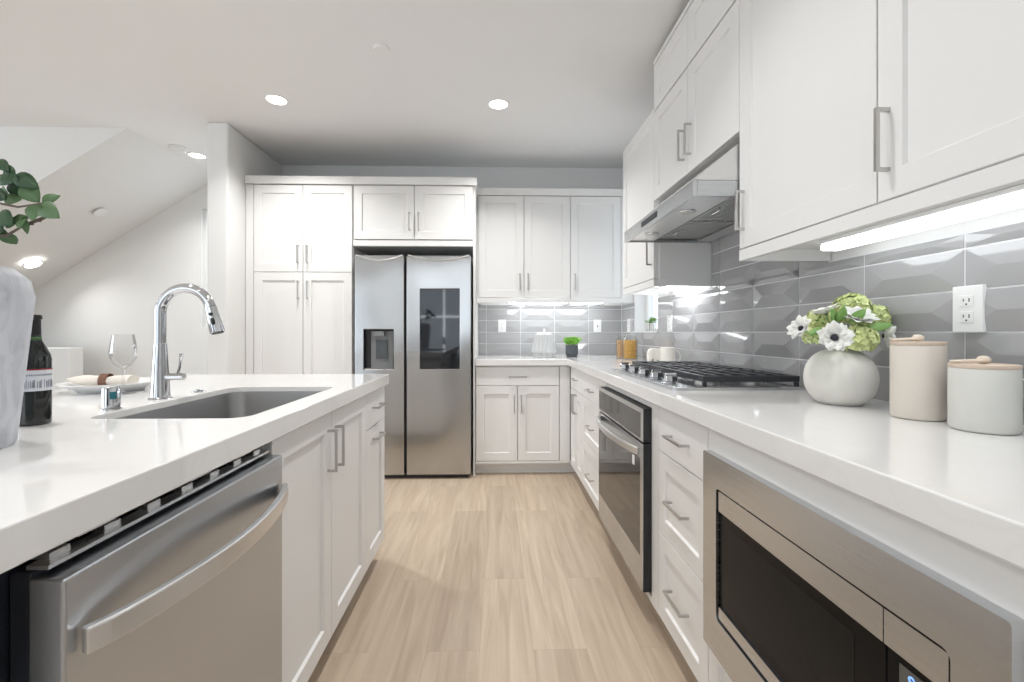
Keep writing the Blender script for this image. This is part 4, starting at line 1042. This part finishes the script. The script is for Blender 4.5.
hydrangea(pxw(860, 339, tv-0.055), 0.040, 'lime green hydrangea low in the middle of the bouquet, above the vase rim', n=90)
hydrangea(pxw(814, 336, tv-0.01), 0.028, 'small green hydrangea low at the left of the bouquet', n=50)
hydrangea(pxw(820, 320, tv+0.02), 0.033, 'pale green hydrangea behind the white blooms at left', n=70)
anemone(pxw(834, 338, tv-0.085), (-0.45, -1, 0.25), 0.046, 'white anemone with black centre facing forward, just above the vase rim')
anemone(pxw(858, 320, tv-0.06), (-0.1, -0.6, 1.0), 0.044, 'white anemone with black centre tilted up, in the middle of the bouquet')
anemone(pxw(802, 329, tv-0.03), (-1.0, -0.2, 0.5), 0.038, 'white flower leaning out at the far left of the bouquet')
anemone(pxw(826, 314, tv-0.03), (-0.3, 0.1, 1.0), 0.038, 'white flower opening upward at the left of the bouquet top')
anemone(pxw(883, 336, tv-0.05), (0.9, -0.5, 0.0), 0.040, 'white flower hanging out at the right of the bouquet')
t = thing('leaf_sprig', 'green leaves filling between the flowers of the round vase', 'leaves', (vx, vy, CT+H1)); b = B()
for a in ((866, 330, 893, 325, 9), (850, 338, 872, 326, 10), (834, 325, 829, 308, 11), (838, 322, 843, 305, 10), (826, 330, 806, 335, 8), (845, 340, 838, 326, 9), (862, 336, 880, 345, 8), (850, 322, 866, 309, 9)):
    p = pxw(a[0], a[1], tv-0.055); q = pxw(a[2], a[3], tv-0.075); leaf(b, p, q-p, (0, -1, 0.5), (q-p).length, a[4]*tv/F, 0.1)
o = obj('leaves', b, M['leaf'], t, smooth=True, recalc=False); solidify(o)
b = B(); tube(b, [(vx, vy, CT+0.06), (vx, vy, CT+H1), pxw(850, 334, tv-0.03)], 0.002, 8); obj('stem', b, M['leaf'], t, smooth=True)

def canister(x, y, r, H, label, mat, knobdir, sx=1.0):
    t = thing('canister', label, 'canister', (x, y, CT))
    b = B(); lathe(b, [(0, 0), (r-0.008, 0), (r-0.003, 0.002), (r, 0.008), (r, H-0.010), (r-0.002, H-0.0085), (r-0.004, H-0.0085), (r-0.005, 0.02), (0, 0.012)], (x, y, CT), 56); obj('jar', b, M[mat], t, smooth=True)
    b = B(); lathe(b, solid([(r-0.0005, H-0.0082), (r, H-0.007), (r, H-0.001), (r-0.001, H)]), (x, y, CT), 56); ld = obj('lid', b, M['wood'], t, smooth=True, label='pale wooden lid')
    b = B(); k = Vector(knobdir)
    c = Vector((x, y, CT+H)); 
    # knotted cotton loop: knot plus a loop lying over the lid
    bmesh.ops.create_icosphere(b, subdivisions=3, radius=1.0, matrix=Matrix.Translation(c+Vector((0, 0, 0.0085))) @ Matrix.Diagonal((0.013, 0.011, 0.009, 1)))
    side = Vector((0, 0, 1)).cross(k).normalized(); pts = []
    for i in range(19):
        a = PI*(-0.5+i/18.0)
        pts.append(c+k*(0.004+r*0.95*math.cos(a))+side*0.009*math.sin(a)+Vector((0, 0, 0.007 - (0.003*math.cos(a)))))
    tube(b, pts, 0.0032, 10); obj('rope_knob', b, M['rope'], ld, smooth=True, label='natural cotton rope loop with knot')
canister(1.042, T(1.112, 1.042), 0.053, 0.188, 'tall cream canister with wooden lid and rope loop, beside the flower vase', 'stonew', (-0.95, 0.3, 0))
canister(1.052, T(0.972, 1.052), 0.0555, 0.143, 'short wide grey-white canister with wooden lid, at the right edge', 'stoneg', (-0.95, 0.3, 0))

# ------------------------------------------------------------------ back-counter items
def jar(x, y, r, H, label, fill, nn, lbl2):
    t = thing('glass_jar', label, 'jar', (x, y, CT))
    b = B(); rn = r*0.82
    lathe(b, [(0, 0), (r-0.004, 0), (r, 0.006), (r, H*0.78), (rn, H*0.86), (rn, H*0.90), (rn-0.002, H*0.90), (rn-0.002, H*0.86), (r-0.0025, H*0.775), (r-0.0025, 0.006), (0, 0.004)], (x, y, CT), 40)
    obj('jar_body', b, M['glass'], t, smooth=True)
    b = B(); lathe(b, solid([(rn+0.002, H*0.905), (rn+0.004, H*0.91), (rn+0.004, H*0.96), (rn*0.8, H)]), (x, y, CT), 40); obj('glass_lid', b, M['glass'], t, smooth=True)
    b = B(); tube(b, [(x-rn-0.004, y-0.004, CT+H*0.80), (x-rn-0.009, y-0.004, CT+H*0.88), (x-rn-0.004, y-0.004, CT+H*0.95)], 0.0015, 6); obj('wire_clasp', b, M['nickel'], t)
    random.seed(nn); b = B(); hh = H*0.74
    lathe(b, solid([(r-0.012, 0.008), (r-0.012, hh-0.006)]), (x, y, CT), 20)
    for k in range(nn):
        if random.random() < 0.75: a = random.uniform(0, 2*PI); rr = r-0.0095; p = Vector((x+rr*math.cos(a), y+rr*math.sin(a), CT+random.uniform(0.012, hh)))
        else: a = random.uniform(0, 2*PI); rr = (r-0.012)*math.sqrt(random.random()); p = Vector((x+rr*math.cos(a), y+rr*math.sin(a), CT+hh-0.004))
        tg = Vector((-math.sin(a), math.cos(a), 0)); dv = (tg*random.uniform(-1, 1)+Vector((0, 0, random.uniform(-1, 1)))).normalized()*0.0075
        c = Vector((math.cos(a), math.sin(a), 0))*0.002
        tube(b, [p-dv-c*0.6, p+c*0.3, p+dv-c*0.6], 0.0035, 6)
    o = obj('dry_pasta', b, M[fill], smooth=True, org=(x, y, CT+0.01)); o['kind'] = 'stuff'; tag(o, lbl2, 'pasta')
jar(1.052, T(3.50, 1.052), 0.058, 0.197, 'clear glass jar full of golden pasta, the nearer of two by the corner', 'pastas', 330, 'golden dry pasta filling the nearer glass jar')
jar(1.035, T(3.66, 1.035), 0.048, 0.192, 'narrow glass jar of paler pasta half hidden behind the golden one', 'grain', 200, 'pale orange dry pasta in the jar behind')
# ribbed jar
x, y = 0.428, 3.86
t = thing('ribbed_jar', 'white ribbed glass jar with a small knobbed lid on the back counter', 'jar', (x, y, CT))
b = B(); n = 80; rings = []
for r, z in ((0.090, 0), (0.094, 0.004), (0.094, 0.028), (0.108, 0.045), (0.104, 0.065), (0.092, 0.115), (0.080, 0.165), (0.072, 0.19), (0.060, 0.200)):
    rings.append([b.verts.new((x+(r+(0.0035 if i % 4 in (0, 1) else -0.001))*math.cos(2*PI*i/n), y+(r+(0.0035 if i % 4 in (0, 1) else -0.001))*math.sin(2*PI*i/n), CT+z)) for i in range(n)])
for A, Bq in zip(rings, rings[1:]):
    for i in range(n): b.faces.new((A[i], A[(i+1) % n], Bq[(i+1) % n], Bq[i]))
b.faces.new(rings[0][::-1]); b.faces.new(rings[-1])
obj('jar_body', b, M['rib'], t)
b = B(); lathe(b, solid([(0.062, 0.2005), (0.060, 0.207), (0.030, 0.214), (0.008, 0.216), (0.006, 0.222), (0.011, 0.228), (0.010, 0.236), (0.004, 0.240)]), (x, y, CT), 36); obj('lid', b, M['porc'], t, smooth=True)
# potted plant
x, y = 0.660, 3.82
t = thing('potted_plant', 'bright green leafy plant in a ribbed charcoal pot on the back counter', 'potted plant', (x, y, CT))
b = B(); n = 48; rings = []
for r, z in ((0.040, 0), (0.046, 0.003), (0.047, 0.02), (0.052, 0.028), (0.053, 0.100), (0.049, 0.100), (0.048, 0.085)):
    rings.append([b.verts.new((x+(r+(0.0015 if (i % 4) < 2 and 0.01 < z < 0.099 else 0))*math.cos(2*PI*i/n), y+(r+(0.0015 if (i % 4) < 2 and 0.01 < z < 0.099 else 0))*math.sin(2*PI*i/n), CT+z)) for i in range(n)])
for A, Bq in zip(rings, rings[1:]):
    for i in range(n): b.faces.new((A[i], A[(i+1) % n], Bq[(i+1) % n], Bq[i]))
b.faces.new(rings[0][::-1]); b.faces.new(rings[-1]); obj('pot', b, M['potd'], t)
b = B(); random.seed(9)
for k in range(150):
    a = random.uniform(0, 2*PI); s = random.random()**0.5; p = Vector((x+0.035*s*math.cos(a), y+0.035*s*math.sin(a), CT+0.087)); d = Vector((math.cos(a)*s*0.62, math.sin(a)*s*0.62, random.uniform(0.6, 1.2)))
    q = p+d.normalized()*random.uniform(0.015, 0.07); leaf(b, q, d+Vector((random.uniform(-.5, .5), random.uniform(-.5, .5), random.uniform(-.3, .4))), Vector((0, -0.5, 1)), 0.028, 0.015, 0.2, n=4)
o = obj('foliage', b, M['succ'], t, smooth=True, recalc=False)
b = B()
for k in range(26):
    a = random.uniform(0, 2*PI); s = random.random(); p = Vector((x+0.03*s*math.cos(a), y+0.03*s*math.sin(a), CT+0.086)); tube(b, [p, p+Vector((math.cos(a)*s*0.5, math.sin(a)*s*0.5, 1))*0.05], 0.0012, 5)
obj('stem', b, M['leafl'], t)
# elephant figurine and mug
ex, ey = 1.040, T(2.90, 1.04)
def skin_body(name, verts, edges, radii, mat, parent, sub=2):
    og = ORG[parent.name]; me = bpy.data.meshes.new(name); me.from_pydata([Vector(v)-og for v in verts], edges, []); o = bpy.data.objects.new(name, me); COL.objects.link(o); o.parent = parent; ORG[o.name] = og
    sk = o.modifiers.new('skin', 'SKIN'); 
    for i, r in enumerate(radii): me.skin_vertices[0].data[i].radius = (r, r) if not isinstance(r, tuple) else r
    me.skin_vertices[0].data[0].use_root = True
    s = o.modifiers.new('sub', 'SUBSURF'); s.levels = sub; s.render_levels = sub; sk.use_smooth_shade = True
    me.materials.append(mat); return o
t = thing('elephant_figurine', 'small cream ceramic elephant figurine beside the mug behind the cooktop', 'figurine', (ex, ey, CT))
b = B()
# silhouette in x-z (faces left), thick in y
pr = [(-0.052, 0.0), (-0.040, 0.0), (-0.040, 0.018), (-0.034, 0.034), (-0.026, 0.040), (-0.026, 0.0), (-0.006, 0.0), (-0.005, 0.030), (0.024, 0.032), (0.026, 0.0), (0.048, 0.0), (0.051, 0.055), (0.046, 0.080), (0.030, 0.090), (0.0, 0.092), (-0.028, 0.093), (-0.045, 0.088), (-0.054, 0.070), (-0.056, 0.040)]
prism(b, [(ex+p[0], CT+p[1]*1.15) for p in pr], 'y', ey-0.022, ey+0.022)
o = obj('body', b, M['cream'], t, bevel=0.003, seg=3)
b = B(); 
for s in (-1, 1): prism(b, [(ex+p[0], CT+p[1]*1.15) for p in ((-0.034, 0.085), (-0.012, 0.084), (-0.006, 0.066), (-0.014, 0.044), (-0.026, 0.046), (-0.036, 0.065))], 'y', ey+s*0.0225, ey+s*0.028)
obj('ear', b, M['cream'], t, bevel=0.002)
kx, ky = 1.060, T(2.755, 1.06)
t = thing('mug', 'cream ceramic mug with its handle to the right, behind the cooktop', 'mug', (kx, ky, CT))
b = B(); lathe(b, [(0, 0), (0.038, 0), (0.043, 0.004), (0.044, 0.117), (0.0425, 0.120), (0.040, 0.117), (0.039, 0.010), (0, 0.008)], (kx, ky, CT), 40); obj('cup', b, M['cream'], t, smooth=True)
b = B(); hd = Vector((0.95, -0.3, 0)).normalized(); pts = [Vector((kx, ky, CT+0.062))+hd*(0.042+0.026*math.sin(a))+Vector((0, 0, 0.038*math.cos(a))) for a in [PI*k/14 for k in range(15)]]
tube(b, pts, 0.0055, 10, flat=(1.2, 1)); obj('handle', b, M['cream'], t, smooth=True)
# sill plant
x, y = XW+0.045, T(3.55, 1.23); zs = wz0+0.012
t = thing('sill_plant', 'tiny green plant in a pale pot with wire stand on the window sill', 'potted plant', (x, y, zs))
b = B(); lathe(b, [(0, 0.010), (0.022, 0.010), (0.027, 0.058), (0.024, 0.058), (0.022, 0.045), (0, 0.045)], (x, y, zs), 28); obj('pot', b, M['stoneg'], t, smooth=True)
b = B()
for k in range(4):
    a = PI/4+k*PI/2; c_, s_ = math.cos(a), math.sin(a); tube(b, [(x+0.034*c_, y+0.034*s_, zs), (x+0.034*c_, y+0.034*s_, zs+0.07)], 0.0014, 6)
for z in (0.008, 0.070):
    tube(b, [(x+0.034*math.cos(2*PI*k/24), y+0.034*math.sin(2*PI*k/24), zs+z) for k in range(25)], 0.0014, 6)
tube(b, [(x-0.034, y, zs+0.0085), (x+0.034, y, zs+0.0085)], 0.0013, 6)
obj('wire_stand', b, M['dark'], t)
b = B(); random.seed(21)
for k in range(46):
    a = random.uniform(0, 2*PI); el = random.uniform(0.2, 1.3); d = Vector((math.cos(a)*math.cos(el), math.sin(a)*math.cos(el), math.sin(el))); p = Vector((x, y, zs+0.055))+d*random.uniform(0.012, 0.04)
    leaf(b, p, d, Vector((0, -0.4, 1)), 0.026, 0.014, 0.2, n=4)
obj('foliage', b, M['leaf'], t, smooth=True, recalc=False)
